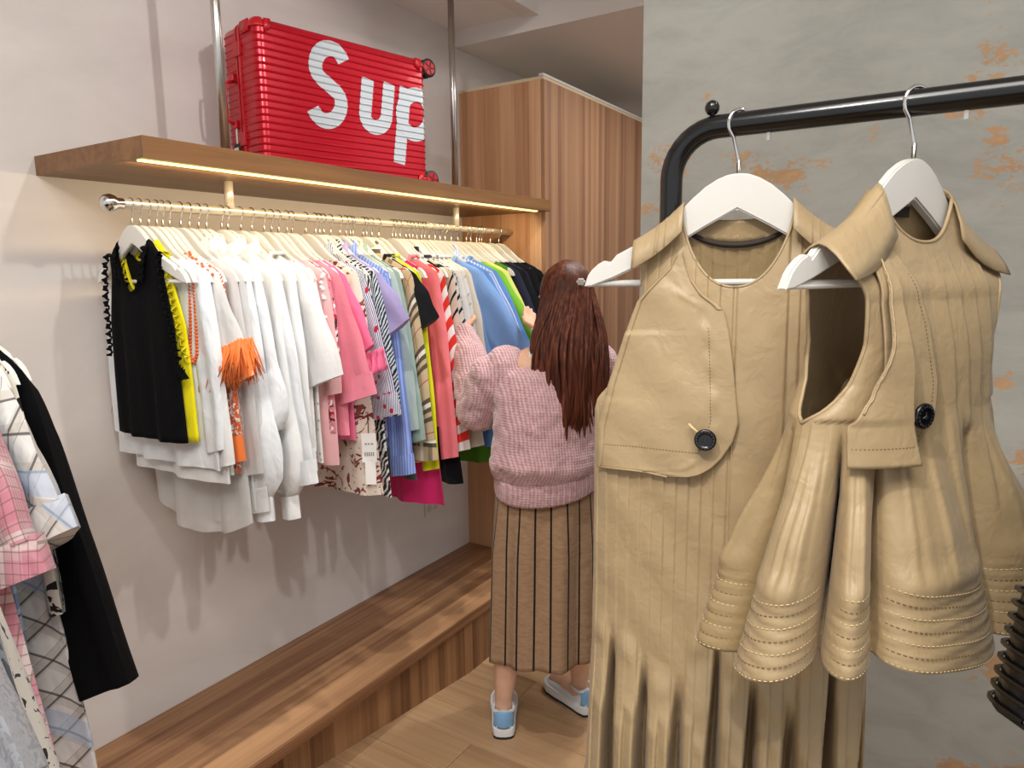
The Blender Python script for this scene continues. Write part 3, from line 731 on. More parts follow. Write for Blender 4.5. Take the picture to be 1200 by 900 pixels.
# rows: name, category, fabric, look, body length, sleeve (length, w0, w1, splay, style) or None, collar kind, cuff fabric
T = [
 ('tank_top', 'top', 'black', 'black ruffled sleeveless top', .53, None, None, None),
 ('tank_top', 'top', 'yellow', 'bright yellow ruffled sleeveless top', .53, None, None, None),
 ('blouse', 'blouse', 'satin', 'white satin blouse with narrow sleeves', .60, (.42, .05, .035, .02, 'plain'), None, None),
 ('blouse', 'blouse', 'white', 'white blouse with orange beaded front trim', .64, (.46, .05, .04, .03, 'plain'), None, None),
 ('blouse', 'blouse', 'white', 'white wide-sleeved blouse with orange feather cuffs', .62, (.255, .085, .095, .045, 'plain'), None, None),
 ('tunic', 'tunic', 'embr', 'white tunic embroidered in orange at the shoulders', .62, (.40, .05, .035, .02, 'plain'), None, 'orange'),
 ('blouse', 'blouse', 'sheer', 'long sheer white blouse with a curved hem', .79, (.50, .06, .05, .03, 'plain'), None, None),
 ('shirt', 'shirt', 'sheer', 'sheer white shirt with a pointed collar', .76, (.55, .06, .045, .05, 'plain'), 'shirt', 'sheer'),
 ('shirt', 'shirt', 'satin', 'white shirt with gathered balloon sleeves', .70, (.58, .07, .075, .05, 'puff'), 'shirt', 'satin'),
 ('shirt', 'shirt', 'satin', 'white satin shirt with narrow cuffs', .68, (.40, .065, .045, .09, 'puff'), 'shirt', None),
 ('shirt', 'shirt', 'white', 'white cotton shirt with a tall collar', .70, (.60, .07, .06, .06, 'puff'), 'shirt', 'white'),
 ('shirt', 'shirt', 'satin', 'glossy white shirt with wide turned cuffs', .72, (.50, .07, .06, .10, 'plain'), 'shirt', 'satin'),
 ('shirt', 'shirt', 'white', 'plain white shirt next to the glossy one', .66, (.48, .065, .05, .06, 'plain'), 'shirt', 'white'),
 ('tee_shirt', 't-shirt', 'white', 'white tee with straight elbow sleeves', .62, (.29, .075, .085, .11, 'plain'), None, None),
 ('blouse', 'blouse', 'lace', 'white lace blouse beside the pink tops', .66, (.30, .06, .06, .06, 'plain'), None, None),
 ('blouse', 'blouse', 'palepink', 'pale pink blouse with long straight body', .68, (.34, .06, .05, .03, 'plain'), None, None),
 ('blouse', 'blouse', 'redemb', 'pink blouse with red embroidery and bobbles', .58, (.26, .05, .05, .03, 'plain'), None, None),
 ('blouse', 'blouse', 'salmon', 'salmon pink blouse with deep cuffs', .60, (.30, .085, .085, .12, 'plain'), None, 'salmon'),
 ('blouse', 'blouse', 'hotpink', 'hot pink blouse with ruffled elbow sleeves', .62, (.22, .075, .05, .15, 'plain'), None, None),
 ('dress', 'dress', 'floral', 'cream dress printed with dark red flowers', .80, (.30, .06, .06, .04, 'plain'), None, None),
 ('shirt', 'shirt', 'hearts', 'navy striped shirt scattered with red hearts', .70, (.37, .075, .075, .13, 'plain'), 'shirt', 'hearts'),
 ('dress', 'dress', 'zebra', 'black and white zebra print dress', .82, (.40, .07, .06, .08, 'plain'), None, None),
 ('blouse', 'blouse', 'zebra2', 'black and blue-grey leaf print blouse', .74, (.44, .065, .06, .11, 'plain'), 'shirt', None),
 ('shirt', 'shirt', 'lilac', 'lilac shirt with short sleeves', .64, (.17, .075, .075, .14, 'plain'), 'shirt', None),
 ('shirt', 'shirt', 'bluestripe', 'pale blue striped shirt with long cuffed sleeves', .70, (.58, .065, .05, .11, 'plain'), 'shirt', 'bluestripe'),
 ('shirt', 'shirt', 'sage', 'sage green shirt with long sleeves', .72, (.50, .065, .055, .12, 'plain'), 'shirt', None),
 ('shirt', 'shirt', 'mint', 'grey-green shirt behind the sage one', .72, (.54, .06, .05, .12, 'plain'), 'shirt', None),
 ('skirt_top', 'top', 'olive', 'dark olive tunic showing at its hem', .80, None, None, None),
 ('shirt', 'shirt', 'check', 'tan checked shirt with black, white and red lines', .72, (.56, .068, .055, .11, 'plain'), 'shirt', 'check'),
 ('tee_shirt', 't-shirt', 'char', 'black tee with short sleeves', .60, (.17, .07, .075, .12, 'plain'), None, None),
 ('sweater', 'sweater', 'stripeY', 'neon yellow sweater with long sleeves', .66, (.66, .062, .04, .11, 'plain'), None, None),
 ('dress', 'dress', 'magenta', 'magenta dress showing below its neighbours', .93, None, None, None),
 ('sweater', 'sweater', 'coral', 'coral pink sweater with long sleeves', .66, (.64, .062, .04, .12, 'plain'), None, None),
 ('sweater', 'sweater', 'redwhite', 'red and white striped sweater', .66, (.62, .065, .045, .14, 'plain'), None, None),
 ('dress', 'dress', 'char', 'black dress between the striped sweaters', .88, None, None, None),
 ('sweater', 'sweater', 'breton', 'beige sweater with wavy navy stripes and navy collar', .66, (.56, .065, .05, .12, 'plain'), None, None),
 ('sweater', 'sweater', 'breton2', 'white sweater with narrow black stripes', .66, (.55, .065, .05, .155, 'plain'), None, None),
 ('sweater', 'sweater', 'knit', 'speckled grey knit sweater with white cuffs', .68, (.56, .062, .05, .14, 'plain'), None, 'cream'),
 ('sweater', 'sweater', 'white', 'smooth white sweater between stripes and blue fleece', .64, (.34, .06, .045, .04, 'plain'), None, None),
 ('sweater', 'sweater', 'lace', 'white pointelle sweater on the wall rail', .64, (.34, .06, .045, .035, 'plain'), None, None),
 ('sweater', 'sweater', 'cream', 'cream sweater just before the blue fleece', .66, (.30, .06, .045, .045, 'plain'), None, None),
 ('sweatshirt', 'sweatshirt', 'sky', 'sky blue fleece sweatshirt turned towards the room', .64, (.38, .080, .062, .17, 'plain'), None, None),
 ('shirt', 'shirt', 'denim', 'mid-blue shirt behind the blue fleece', .74, (.48, .075, .06, .16, 'plain'), None, None),
 ('shirt', 'shirt', 'peri', 'periwinkle striped shirt with a pointed collar', .74, (.46, .07, .06, .15, 'plain'), 'shirt', None),
 ('sweater', 'sweater', 'denim', 'second mid-blue top past the periwinkle shirt', .82, (.44, .07, .06, .14, 'plain'), None, None),
 ('blouse', 'blouse', 'lime', 'lime green blouse by the black clothes', .72, (.36, .07, .06, .14, 'plain'), None, None),
 ('blouse', 'blouse', 'paleY', 'pale yellow blouse beside the lime one', .74, (.44, .07, .06, .13, 'plain'), None, None),
 ('dress', 'dress', 'green', 'grass green dress with a low flared hem', .92, None, None, None),
 ('jacket', 'jacket', 'navy', 'navy jacket at the far end of the rail', .70, (.50, .07, .06, .12, 'plain'), None, None),
 ('jacket', 'jacket', 'char', 'black jacket behind the navy one', .72, (.50, .07, .06, .12, 'plain'), None, None),
 ('cardigan', 'cardigan', 'navy', 'thin navy cardigan among the black clothes', .68, (.48, .065, .05, .11, 'plain'), None, None),
 ('blouse', 'blouse', 'char', 'soft black blouse second from the cabinet', .68, (.48, .065, .05, .11, 'plain'), None, None),
 ('coat', 'coat', 'char', 'long black coat near the cabinet', .85, (.52, .07, .06, .13, 'plain'), None, None),
 ('jacket', 'jacket', 'char', 'last black jacket on the rail beside the cabinet', .72, (.50, .07, .06, .13, 'plain'), None, None),
]
ROT = {36: -3, 37: -4, 38: -3, 39: -2, 40: 1, 41: 31, 42: 29, 43: 27, 44: 26, 45: 25, 46: 23, 47: 22, 48: 20, 49: 18, 50: 16, 51: 13, 52: 10, 53: 6}
GG = 'clothes on the wall rail'; HG = 'hangers on the wall rail'
for i, (nm, ct, fab, look, L, slv, col_, cuffm) in enumerate(T):
    rz = R(ROT.get(i, rng.uniform(-2.5, 2.5)))
    loc = (RAIL_X, HOOK_Y[i], 1.707)
    hanger('white wooden hanger holding the ' + ' '.join(look.split()[:9]), loc, rz, HG)
    t = thing(nm, look + ', hanging on the wall rail', ct, loc, rz, GG)
    m = F[fab]
    if i < 2:                                             # ruffled tank tops
        W = [(-.05, .118), (-.12, .112), (-.24, .135 if i == 0 else .15), (-L, .148 if i == 0 else .165)]
        torso(t, 'body', m, L, W, neck=.062, fdrop=.13, bdrop=.06, amp=.006, seed=i, solid=.0015, nrow=34)
        for s in (-1, 1):
            ruffle(t, [(s * .10, 0.012, -.088), (s * .105, -.008, -.066), (s * .112, -.014, -.10), (s * .122, -.014, -.18), (s * .135, -.008, -.27), (s * .150, -.004, -.33)], .012, m, .0065, 15, (s, 0, 0), seed=i)
            ruffle(t, [(s * .070, 0.014, -.075), (s * .072, -.010, -.05), (s * .066, -.02, -.09), (s * .056, -.022, -.14)], .012, m, .006, 7, (-s, 0, .2), name='neck_ruffle', seed=i + 3)
        if i == 0:
            MB().box(-.018, .018, .012, .0135, -.140, -.122).build('brand_label', plain('woven_label', 'd9d7d2', .7), t, rot=(0, R(-20), 0))
            ruffle(t, [(.150, -.006, -.335), (.165, -.006, -.345), (.178, -.006, -.35)], .020, m, .008, 3, (0, 0, -1), name='bow', seed=8)
        continue
    hemf = (lambda p: -.03 + .06 * p * p) if fab in ('sheer', 'hearts', 'bluestripe', 'check', 'sage') else None
    if slv is None: W = [(-.06, .17), (-.25, .17), (-L, .25)]
    else: W = WS(L, .203, (.215 if ct != 'dress' else .26) if i != 41 else .27)
    torso(t, 'body', m, L, W, amp=.008 if L < .75 else .013, k=2 + (i % 3) * .5, seed=i, hem=hemf, fdrop=.05 if col_ else .07, neck=.082 if col_ else (.10 if ct in ('sweater', 'sweatshirt', 't-shirt') else .115))
    if slv:
        if 7 <= i <= 37: slv = slv[:3] + (max(.01, slv[3] - (.045 if i < 15 else .065)),) + slv[4:]
        for s in (-1, 1):
            a = dict(seed=i, style=slv[4], cuffmat=F[cuffm] if cuffm else None)
            if s < 0: sleeve(t, m, s, slv[0], min(slv[1], .06), min(slv[2], .05), min(slv[3], .02), **a)
            else: so = sleeve(t, m, s, slv[0], slv[1], slv[2], slv[3], **a)
    if col_: collar(t, m)
    elif ct in ('sweater', 'sweatshirt', 't-shirt'): neckband(t, F['navy'] if fab == 'breton' else m, neck=.10)
    if i == 3:
        beads(t, [(.155, -.016, -.115), (.150, -.024, -.25), (.145, -.028, -.315), (.158, -.028, -.335), (.172, -.026, -.315), (.174, -.022, -.22), (.168, -.016, -.118)], .0048, F['obead'])
        for kk in range(9): MB().lathe([(.0003, -.004), (.004, -.002), (.0045, 0), (.004, .002), (.0003, .004)], (.118 + .004 * (kk % 2), -.020, -.16 - kk * .04), 'y', 8).build('button', M_white_plastic, t, True)
    if i == 4:
        beads(t, [(.10, -.012, -.068), (.13, -.014, -.085), (.16, -.014, -.10), (.19, -.012, -.12)], .004, F['obead'], 'embroidery', .006)
    if i == 4:
        O, I, d = SLEEVE_END[so.name]; b = MB()
        b.grid(np.array([[(x, y_, z) for x, y_, z in lens(O + d * k, I + d * k, .019, .004, 0)] for k in (-.088, -.08, -.045, -.01, .002)]), wrap=True)
        b.build('cuff_band', F['orange'], so, True)
        Ou, Iu = O - d * .080, I - d * .080
        for yy in (-.016, .012): fringe(so, (Iu[0], yy, Iu[1]), (Ou[0], yy, Ou[1]), .006, .082, F['orange'], 300)
        fringe(t, (-.245, 0, -.40), (-.16, 0, -.40), .03, .085, F['orange'], 90)
    if i == 18:
        ruffle(t, [(.255, .002, -.375), (.30, .004, -.36), (.345, .006, -.345)], .045, m, .011, 4, (.25, 0, -1), name='sleeve_ruffle')
    if i == 16:
        beads(t, [(.20, -.012, -.12), (.21, -.02, -.25), (.225, -.02, -.42)], .007, plain('white_bobbles', 'eeeae6', .8), 'bobble_trim', .006)
    if i == 15:
        MB().lathe([(.001, -.008), (.010, -.005), (.013, 0), (.010, .005), (.001, .008)], (.16, -.022, -.13), 'y', 10).build('flower_trim', plain('amber_trim', 'eeb021', .5), t, True)
    if i == 35:
        MB().box(.185, .215, -.030, -.022, -.31, -.275).build('patch', plain('red_patch', 'd8443a', .7), t, bevel=.003)
        MB().box(.05, .075, -.030, -.018, -.10, -.03).build('collar_tab', F['navy'], t, bevel=.003)
    if i == 41:                                           # embroidered letter on the chest
        for seg in ([(.070, .128), (.080, .115)], [(.090, .128), (.080, .115)], [(.080, .115), (.080, .102)], [(.045, .125), (.058, .112)], [(.045, .112), (.058, .125)]):
            MB().tube([(seg[0][0], -.024, -.345 + seg[0][1] - .115), (seg[1][0], -.024, -.345 + seg[1][1] - .115)], .0028, 6).build('embroidered_letter', M_white_plastic, t, True)
    if i == 20:                                           # swing tag with a price ticket
        tg_ = MB().box(-.020, .024, -.001, .001, -.09, 0).build('swing_tag', M_tag, t, loc=(.245, -.050, -.60), rot=(0, 0, R(38)))
        MB().box(-.012, .020, -.002, 0.0, -.16, -.08).build('price_ticket', M_tag, tg_)
        MB().tube([(0.002, 0, 0), (.002, .004, .06)], .0016, 6).build('tag_cord', M_ink, tg_)
        for r_ in range(3):
            for c_ in range(5): MB().box(-.012 + c_ * .0062, -.0085 + c_ * .0062, -.0016, -.001, -.062 - r_ * .004, -.0595 - r_ * .004).build('print_mark', M_ink, tg_)
        for c_, wd in enumerate((.006, .005, .007)): MB().box(-.010 + c_ * .009, -.010 + c_ * .009 + wd, -.0016, -.001, -.036, -.030).build('print_mark', plain('grey_ink', '9a9a98', .7), tg_)

# ------------------------------------------------------------------ black garment rack in the foreground
RK_Y, RK_Z, RK_R = 0.937, 1.76, 0.0145
rk = thing('garment_rack', 'black tubular garment rack carrying the two tan dresses', 'rack', (2.15, RK_Y, 0))
x0_, x1_ = 1.662 - 2.15, 2.62 - 2.15; cr = 0.062
pts = [(x0_, 0, 0.10), (x0_, 0, 1.0), (x0_, 0, RK_Z - cr)] + [(x0_ + cr - cr * math.cos(R(a)), 0, RK_Z - cr + cr * math.sin(R(a))) for a in range(10, 91, 10)]
pts += [(x1_ - cr - 0.3, 0, RK_Z)] + [(x1_ - cr + cr * math.sin(R(a)), 0, RK_Z - cr + cr * math.cos(R(a))) for a in range(0, 91, 10)] + [(x1_, 0, 0.10)]
MB().tube(pts, RK_R, 20).build('tube_frame', M_black_metal, rk, True)
for sx, px in ((1, x0_ + 0.052), (-1, x1_ - 0.052)):
    MB().lathe([(.003, -.006), (.003, .004), (.006, .0055), (.0088, .010), (.0092, .0145), (.0075, .019), (.003, .0222), (.0003, .0226)], (px, 0, RK_Z + RK_R - .004), 'z', 18).build('ball_knob', M_black_metal, rk, True)
    xe = x0_ if sx > 0 else x1_
    MB().tube([(xe, -0.24, 0.10), (xe, 0.24, 0.10)], 0.016, 12).build('foot_bar', M_black_metal, rk, True)
    for yy in (-0.22, 0.22):
        MB().lathe([(.006, -.011), (.030, -.011), (.034, -.006), (.034, .006), (.030, .011), (.006, .011)], (xe, yy, 0.034), 'x', 18).build('caster', M_blackp, rk, True)
        MB().box(xe - .014, xe + .014, yy - .012, yy + .012, 0.045, 0.10).build('caster_fork', M_black_metal, rk, bevel=.003)
MB().tube([(x0_, 0, 0.10), (x1_, 0, 0.10)], 0.012, 12).build('lower_bar', M_black_metal, rk, True)
for px in (1.785, 1.99): MB().box(px - 2.15 - .002, px - 2.15 + .002, -.002, .002, RK_Z - RK_R - .009, RK_Z - RK_R + .001).build('rail_peg', M_steel, rk)

# ------------------------------------------------------------------ tan twill
def twill(name, col):
    t = NT(name, 0.42, 0, 0.45, 0.10)
    ob = t.obj(); uv = t.uv()
    n = t.noise(ob, 11, 3)
    t.color(t.ramp(n, [(0.3, tuple(c * 0.93 for c in lin(col)[:3]) + (1,)), (0.7, lin(col))]))
    t.bump(t.noise(t.scalev(ob, (1, 1, 0.8)), 30, 3, 0.55, 0.4), 0.30, 0.011)
    mp = t.n('ShaderNodeMapping'); t.l(uv, mp.inputs[0]); mp.inputs['Rotation'].default_value = (0, 0, R(40)); mp.inputs['Scale'].default_value = (900, 900, 900)
    wv = t.n('ShaderNodeTexWave'); t.l(mp.outputs[0], wv.inputs['Vector']); wv.inputs['Scale'].default_value = 1.0
    t.bump(wv.outputs['Fac'], 0.08, 0.0006)
    return t.m
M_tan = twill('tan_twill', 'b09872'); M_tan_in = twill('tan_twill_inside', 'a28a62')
M_thread = plain('tan_thread', 'dcc394', 0.8); M_thread_d = plain('dark_tan_thread', '7d6440', 0.8)
M_bind = plain('brown_binding', '2a1d14', 0.7)
M_button = plain('black_horn_button', '0b0b0c', 0.25, 0, 0.6)

def stitches(parent, pts, mat=None, step=0.0042, dash=0.0026, w=0.00055, off=(0, -0.0012, 0), name='stitching'):
    """a row of thread dashes along a polyline"""
    P = np.array(pts, float) + np.array(off)
    d = np.concatenate([[0], np.cumsum(np.linalg.norm(np.diff(P, axis=0), axis=1))]); b = MB()
    at = lambda s: np.array([np.interp(s, d, P[:, k]) for k in range(3)])
    s = 0.0
    while s + dash < d[-1]:
        a, c = at(s), at(s + dash); t_ = (c - a) / (np.linalg.norm(c - a) + 1e-9)
        n_ = np.cross(t_, (0, 1., 0)); n_ /= np.linalg.norm(n_) + 1e-9
        V = [a + n_ * w, a - n_ * w, c + n_ * w, c - n_ * w, (a + c) / 2 + n_ * w + np.array([0, -.0006, 0]), (a + c) / 2 - n_ * w + np.array([0, -.0006, 0])]
        b.add(V, [(0, 1, 5, 4), (4, 5, 3, 2)]); s += step
    o = b.build(name, mat or M_thread, parent); o['kind'] = 'stuff'; return o

def button(parent, c, rot, r=0.0135):
    b = MB().lathe([(.0003, -.0030), (r * .45, -.0034), (r * .62, -.0030), (r * .68, -.0040), (r * .86, -.0046), (r, -.0034), (r * 1.02, -.0012), (r * .94, .0006), (.0003, .0006)], (0, 0, 0), 'y', 28)
    o = b.build('button', M_button, parent, True, loc=c, rot=rot)
    q = MB()                                              # raised worn lettering ring and anchor-like motif
    for k in range(16):
        a = k * 2 * math.pi / 16
        q.box(-.0007, .0007, -.0052, -.0044, -.0011, .0011); n0_ = len(q.v) - 8
        for j in range(8):
            x, y_, z = q.v[n0_ + j]; q.v[n0_ + j] = (x * math.cos(a) + (z + r * .78) * math.sin(a), y_, (z + r * .78) * math.cos(a) - x * math.sin(a))
    q.tube([(-.004, -.0038, -.002), (0, -.0044, .001), (.004, -.0038, -.002)], .0006, 5); q.tube([(0, -.0042, .004), (0, -.0044, -.003)], .0006, 5)
    q.build('embossing', plain('button_relief', '34343a', .3), o)
    return o

def hz2(x): return hz(x) + 0.0045
HOOK_F = hook_mesh(RK_R, 0.060, 0.0023)

# ---- long pleated trench dress on the left of the rack
T1 = 0.25
hanger('white wooden hanger under the long tan dress with the storm flap', (1.750, RK_Y, 1.70), T1, 'hangers on the black rack', HOOK_F, R(-90 - 14 - 38))
d1 = thing('long_dress', 'long tan sleeveless trench dress with storm flap and pleated skirt on the black rack', 'dress', (1.750, RK_Y, 1.70), T1, 'tan dresses on the black rack')
W1 = np.array([(-1.2, .235), (-.98, .215), (-.85, .192), (-.65, .184), (-.50, .182), (-.31, .182), (-.295, .178), (-.26, .148), (-.22, .126), (-.16, .119), (-.11, .122), (-.05, .131)])
D1 = np.array([(-1.2, .115), (-.85, .085), (-.65, .058), (-.50, .052), (-.30, .046), (-.15, .026), (-.08, .012), (-.04, .010)])
def w1(z): return np.interp(z, W1[:, 0], W1[:, 1])
def dep1(x, z):
    p = np.clip(np.abs(x) / w1(z), 0, 1)
    return np.interp(z, D1[:, 0], D1[:, 1]) * np.sqrt(np.clip(1 - p ** 2.4, 0, 1))
PL = 0.0475
_h = np.array([rng.uniform(-1, 1) for _ in range(64)])
def saw(f, e=0.10): return np.where(f < 1 - e, f / (1 - e), (1 - f) / e)
def pleat1(x, z, frontside=True):
    """outward displacement of the skirt: stitched tucks above, released pleats below"""
    i = np.floor(x / PL).astype(int); f = x / PL - i; hsh = _h[(i + 20) % 64]
    zr = -0.615 + 0.030 * hsh + 0.016 * np.cos(x * 40)
    A = sstep(0, 0.11, zr - z); A = A * (0.55 + 0.45 * np.clip((zr - z) / .3, 0, 1))
    gp = .80 - .18 * sstep(-.60, -.86, z)
    big = np.where(f < gp, (np.clip(f / .10, 0, 1) * np.clip((gp - f) / .03, 0, 1)) ** .7 * (.72 + .28 * f / gp), -3.1 * np.sin(np.pi * np.clip((f - gp) / (1 - gp), 0, 1)) ** 0.6)
    # tucks
    g = x / 0.0158; gi = np.floor(g).astype(int); gf = g - gi
    zr2 = -0.725 + 0.022 * _h[(gi * 7 + 11) % 64]
    tuck = 0.0030 * saw(gf, .10) * sstep(-.06, -.12, z)
    B = sstep(0, .035, zr2 - z)
    small = 0.0075 * B * (saw(gf, .22) - .35)
    puff = 0.0075 * np.exp(-((z - (zr - .022)) / .020) ** 2) * np.where(f < .74, np.sin(np.pi * np.clip(f / .74, 0, 1)), 0)
    puff2 = 0.0035 * np.exp(-((z - (zr2 - .010)) / .010) ** 2)
    return tuck + A * big * 0.021 + small + puff + puff2 * (A > .2)
def front1(x, z):
    plainp = sstep(.003, .006, x) * (1 - sstep(.062, .066, x)) * sstep(-.58, -.55, z)
    pl = pleat1(x, z) * (1 - plainp) + plainp * 0.004
    edge = np.clip((1 - np.abs(x) / w1(z)) / .06, 0, 1)
    soft = .0022 * np.sin(x * 70 + z * 22) * np.sin(z * 37 + 1) * sstep(-.1, -.3, z)
    return -(dep1(x, z) + pl * (.25 + .75 * edge) + soft)
def back1(x, z):
    edge = np.clip((1 - np.abs(x) / w1(z)) / .06, 0, 1)
    return dep1(x, z) * .9 + pleat1(x + .012, z) * (.25 + .75 * edge) * (.9)
def sheet1(fy, fdrop, nrow, ncol, zb=-1.16, nshape=0.5):
    s = np.linspace(-1, 1, ncol); p = np.sin(s * math.pi / 2) * .45 + s * .55
    xt = p * .130; zt = hz2(xt); nk = .068; inn = np.abs(xt) < nk; nz = hz2(nk)
    zt = np.where(inn, nz - fdrop * np.clip(1 - (np.abs(xt) / nk) ** 2.2, 0, 1) ** nshape, zt)
    G = []; U = []
    for i in range(nrow):
        q = i / (nrow - 1); q = .62 * q + .38 * q ** 2
        z = zt + (zb - zt) * q; x = p * w1(z)
        zz = z + (.012 * np.sin(x * 131) * q ** 4)
        G.append(np.stack([x, fy(x, z), zz], 1)); U.append(np.stack([x, z], 1))
    G[0][:, 1] = np.where(inn, G[0][:, 1], 0)
    return np.array(G), np.array(U)
G, U = sheet1(front1, .105, 190, 300)
MB().grid(G, U).build('front_panel', M_tan, d1, True, solid=.0012)
hemline = G[:, :, :]
G2, U2 = sheet1(back1, .020, 150, 240)
MB().grid(G2, U2, flip=True).build('back_panel', M_tan_in, d1, True, solid=.0012)
# rolled neck edge
nk = [k for k in range(G.shape[1]) if abs(G[0, k, 0]) <= .0695]
MB().tube([G[0, k] for k in nk], .0019, 7).build('neck_piping', M_tan, d1, True)
# back facing with its dark binding, seen through the neck
xs3 = np.linspace(-.085, .085, 40)
def backneck(x): return np.where(np.abs(x) < .068, hz2(.068) - .020 * np.clip(1 - (np.abs(x) / .068) ** 2.2, 0, 1) ** .5, hz2(x) - .002)
def arcdrop(k): return k + .016 * (1 - (xs3 / .085) ** 2)
rows = [np.stack([xs3, dep1(xs3, np.full_like(xs3, -.10)) * .9 - .0035, backneck(xs3) - d_], 1) for d_ in (0, .008, arcdrop(.004), arcdrop(.012))]
MB().grid(np.array(rows)).build('neck_facing', M_tan, d1, True, solid=.001)
rows = [np.stack([xs3, dep1(xs3, np.full_like(xs3, -.10)) * .9 - .0050, backneck(xs3) - arcdrop(k)], 1) for k in (.0125, .0195)]
MB().grid(np.array(rows)).build('facing_binding', M_bind, d1, True, solid=.001)
# shoulder straps folded over the hanger, right seam allowance
for s in (-1, 1):
    xs4 = np.linspace(.066, .130, 12)
    prof = [(-.030, -.034), (-.019, -.012), (-.0095, .0015), (0, .0045), (.0095, .0015), (.018, -.012)]
    rows = [np.stack([s * xs4, np.full(12, yy), hz(xs4) + dz + .002], 1) for yy, dz in prof]
    st_ = MB().grid(np.array(rows)).build('shoulder_strap', M_tan, d1, True, solid=.0016)
    for xx in (.088, .097, .1005): MB().tube([(s * xx, yy - .0012, hz(xx) + dz + .0032) for yy, dz in prof[:4]], .0007, 5).build('tuck_ridge', M_tan, st_, True)
# storm flap
LZ = np.array([(-.40, -.173), (-.379, -.173), (-.33, -.172), (-.27, -.158), (-.19, -.133), (-.16, -.122), (-.145, -.108), (-.118, -.080), (-.094, -.068)])
RZ = np.array([(-.386, -.075), (-.3835, -.050), (-.379, -.034), (-.370, -.020), (-.357, -.008), (-.335, .005), (-.31, .011), (-.245, .003), (-.20, -.004), (-.172, -.011), (-.164, -.018), (-.152, -.036), (-.135, -.050), (-.115, -.060), (-.094, -.066)])
fl_n, fl_m = 90, 70
G = np.zeros((fl_n, fl_m, 3)); U = np.zeros((fl_n, fl_m, 2))
for i in range(fl_n):
    z0 = -.094 + (-.386 + .094) * (i / (fl_n - 1))
    xl, xr = np.interp(z0, LZ[:, 0], LZ[:, 1]), np.interp(z0, RZ[:, 0], RZ[:, 1])
    s = np.linspace(0, 1, fl_m); x = xl + (xr - xl) * s
    z = np.full(fl_m, z0) + .003 * (i / fl_n) * np.sin(s * 3.1)
    lift = .006 + .007 * (i / fl_n) ** 2 * s + .0022 * np.sin(x * 60 + z * 38) * np.sin(z * 30) + .0016 * np.exp(-((x - (xr - .028)) / .006) ** 2) * np.sin(z * 150)
    pp = np.clip(np.abs(x) / np.maximum(w1(z0) * 1.04, .178 if z0 < -.2 else .15), 0, 1)
    y_ = -(np.interp(z0, D1[:, 0], D1[:, 1]) * np.sqrt(1 - pp ** 2.4) + lift)
    G[i] = np.stack([x, y_, z], 1); U[i] = np.stack([x, z], 1)
flap = MB().grid(G, U).build('storm_flap', M_tan, d1, True, solid=.0024)
ed = [G[i, 0] for i in range(0, fl_n, 3)]
stitches(flap, [G[i, 2] for i in range(6, fl_n, 2)], M_thread)
stitches(flap, [G[i, -14] for i in range(30, fl_n - 8, 2)], M_thread_d)
stitches(flap, [G[int(i), -5] for i in range(2, 23)], M_thread_d, off=(0, -.0015, 0))
stitches(flap, [G[-11, j] for j in range(2, fl_m - 12)], M_thread_d)
# folded edges of the flap: a proud narrow band
def edgeband(idx_in, idx_out, nm='flap_edge'):
    A = np.array(idx_out); Bq = np.array(idx_in); A2 = A + np.array([0, -.0022, 0]); B2 = Bq + np.array([0, -.0022, 0])
    return MB().grid(np.array([A + np.array([0, .001, 0]), A2, (A2 + B2) / 2 + np.array([0, -.0006, 0]), B2, Bq])).build(nm, M_tan, flap, True)
edgeband([G[i, 4] for i in range(2, fl_n)], [G[i, 0] for i in range(2, fl_n)])
MB().tube([G[-1, j] for j in range(fl_m)], .0016, 6).build('flap_edge', M_tan, flap, True)
edgeband([G[i, -6] for i in range(0, 24)], [G[i, -1] for i in range(0, 24)])
bc = (-.028, float(-(dep1(np.array([-.028]), np.array([-.33]))[0] + .022)), -.331)
button(d1, bc, (R(-4), 0, 0))
MB().tube([(-.049, bc[1] + .006, -.313), (-.044, bc[1] + .002, -.317), (-.034, bc[1] + .001, -.325)], .0017, 6).build('button_loop', M_thread, d1, True)
# placket edge below the flap
zz = np.linspace(-.34, -.60, 40)
MB().tube([(.0035 + .004 * (z + .34) / -.26, float(front1(np.array([.004]), np.array([z]))[0]) - .0008, z) for z in zz], .0016, 6).build('placket_edge', M_tan, d1, True)

# ---- short peplum vest dress on the right, turned on its hanger
T2 = 1.10
hanger('white wooden hanger under the short tan peplum vest', (1.943, RK_Y, 1.70), T2, 'hangers on the black rack', HOOK_F, R(-90) - T2 - R(42))
d2 = thing('peplum_vest', 'short tan sleeveless vest with flared quilted peplum on the black rack', 'vest', (1.943, RK_Y, 1.70), T2, 'tan dresses on the black rack')
W2 = np.array([(-.60, .262), (-.53, .243), (-.44, .212), (-.36, .182), (-.30, .170), (-.278, .168), (-.26, .150), (-.24, .136), (-.20, .126), (-.15, .130), (-.10, .148), (-.05, .160)])
D2 = np.array([(-.60, .135), (-.53, .118), (-.44, .095), (-.36, .072), (-.28, .060), (-.20, .052), (-.12, .030), (-.08, .014), (-.04, .010)])
def smooth_interp(z, T_): return sum(np.interp(z + o_, T_[:, 0], T_[:, 1]) for o_ in (-.022, -.011, 0, .011, .022)) / 5
def w2(z): return np.interp(z, W2[:, 0], W2[:, 1])
def dd2(z): return smooth_interp(z, D2)
NB = 9
def ahf(z, k=.040): return k * np.sqrt(np.clip(1 - ((z + .165) / .113) ** 2, 0, 1)) * sstep(-.06, -.15, z)
